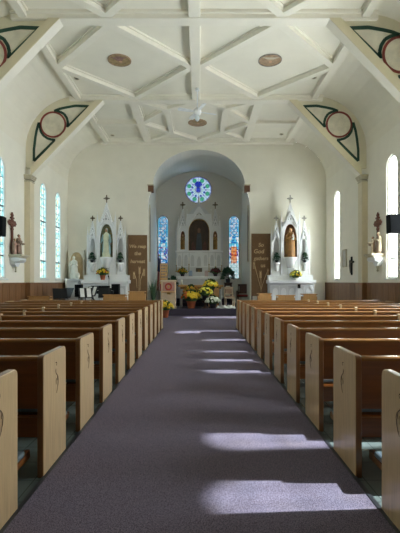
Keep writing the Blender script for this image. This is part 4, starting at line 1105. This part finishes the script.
station(XL, 13.1, az(255, 13.2), 1, 'carved station of the cross beside the pilaster on the stained glass side', [TAUPE, PINKF, SKIN, CAP, WHITE2])
station(XR, 12.98, az(254, 13), -1, 'carved station of the cross between the pilaster and bright window', [mat('ivory figure', '#c9bda4', .7, var=.12), TAUPE, SKIN, CAP, WHITE])
t = thing('crucifix', 'dark crucifix on the cream wall beside the pilaster', 'crucifix', (XR, 15.4, az(275, 15.4)), -PI / 2)
h = .68
MB().box(-.035, .035, -.05, 0, 0, h).box(-.2, .2, -.05, 0, h * .66, h * .66 + .07).build('cross', BLACK, t, bevel=.006)
m = MB().tube([(0, -.075, h * .72), (0, -.085, h * .5), (.015, -.08, h * .25), (0, -.07, h * .1)], [.035, .04, .028, .016]).ball((0.01, -.085, h * .78), .034)
for s in (-1, 1): m.tube([(s * .03, -.07, h * .69), (s * .17, -.06, h * .73)], [.018, .01])
m.build('corpus', mat('pewter corpus', '#6a6964', .5, metal=.3), t)
t = thing('plaque', 'grey framed plaque on the wall beside the crucifix', 'plaque', (XR, 16.15, az(267, 16.1)), -PI / 2)
MB().box(-.2, .2, -.03, 0, 0, .68).build('panel', PLAQ, t, bevel=.006)
MB().strip([(-.19, .01), (.19, .01), (.19, .67), (-.19, .67)], .035, -.045, -.0).build('frame', CAP, t)
for s, px0, px1, py0, py1, lb in ((-1, -28, 5.3, 217, 236.5, 'black speaker screen jutting from the stained glass window wall'), (1, 387, 418, 215, 233.5, 'black speaker screen jutting from the bright window wall')):
    Y = 10.9
    x0, x1 = ax(px0, Y), ax(px1, Y); x0, x1 = max(x0, XL + .15), min(x1, XR - .15)
    z0, z1 = az(py1, Y), az(py0, Y)
    t = thing('wall_speaker', lb, 'speaker', ((x0 + x1) / 2, Y, (z0 + z1) / 2))
    hw = (x1 - x0) / 2; hh = (z1 - z0) / 2
    o = MB().box(-hw, hw, -.16, .06, -hh, hh).build('cabinet', BLACK, t, bevel=.012); o.rotation_euler = (-.06, 0, 0)
    MB().box(-hw + .02, hw - .02, -.17, -.16, -hh + .02, hh - .02).build('grille', mat('speaker grille', '#121417', .9, spec=.1), o)
    wx = (XL if s < 0 else XR) - (x0 + x1) / 2
    MB().beam((0, .05, 0), (wx * .97, .3, 0), .05, .05).box(wx - .03 if s > 0 else wx, wx if s > 0 else wx + .03, .22, .38, -.15, .15).build('bracket', BLACKM, t)

# ------------------------------------------------------------------ light
wd = bpy.data.worlds.new('sky'); sc.world = wd; wd.use_nodes = True
N = wd.node_tree.nodes; L = wd.node_tree.links
bg = N['Background']
tc = N.new('ShaderNodeTexCoord'); sx = N.new('ShaderNodeSeparateXYZ'); L.new(tc.outputs['Generated'], sx.inputs[0])
mr = N.new('ShaderNodeMapRange'); mr.interpolation_type = 'SMOOTHSTEP'
mr.inputs['From Min'].default_value = .05; mr.inputs['From Max'].default_value = .45; mr.inputs['To Min'].default_value = 1.6; mr.inputs['To Max'].default_value = 13
L.new(sx.outputs['X'], mr.inputs['Value'])
L.new(mr.outputs[0], bg.inputs['Strength'])
bg.inputs['Color'].default_value = (.94, .985, 1.0, 1)
sun = bpy.data.lights.new('sun', 'SUN'); sun.energy = 8.0; sun.angle = math.radians(1.1); sun.color = (.88, .94, 1)
so = bpy.data.objects.new('sun', sun); COL.objects.link(so)
el = math.radians(38); d = Vector((-math.cos(el), -.045, -math.sin(el)))
so.rotation_euler = d.to_track_quat('-Z', 'Y').to_euler(); so.location = (20, 8, 18)

# ------------------------------------------------------------------ camera
cd = bpy.data.cameras.new('camera'); cam = bpy.data.objects.new('camera', cd); COL.objects.link(cam)
cam.location = (0, 0, EYE); cam.rotation_euler = (PI / 2, 0, 0)
cd.sensor_fit = 'AUTO'; cd.sensor_width = 36; cd.lens = 36 * F / 533
cd.shift_x = (200 - VX) / 533; cd.shift_y = (VY - 266.5) / 533
cd.clip_start = .05
sc.camera = cam
vs = sc.view_settings; vs.view_transform = 'Standard'; vs.look = 'None'; vs.gamma = 1; vs.use_curve_mapping = False; vs.exposure = 1.08
cy = sc.cycles
cy.use_denoising = True; cy.max_bounces = 14; cy.diffuse_bounces = 8; cy.transparent_max_bounces = 16
cy.sample_clamp_indirect = 8
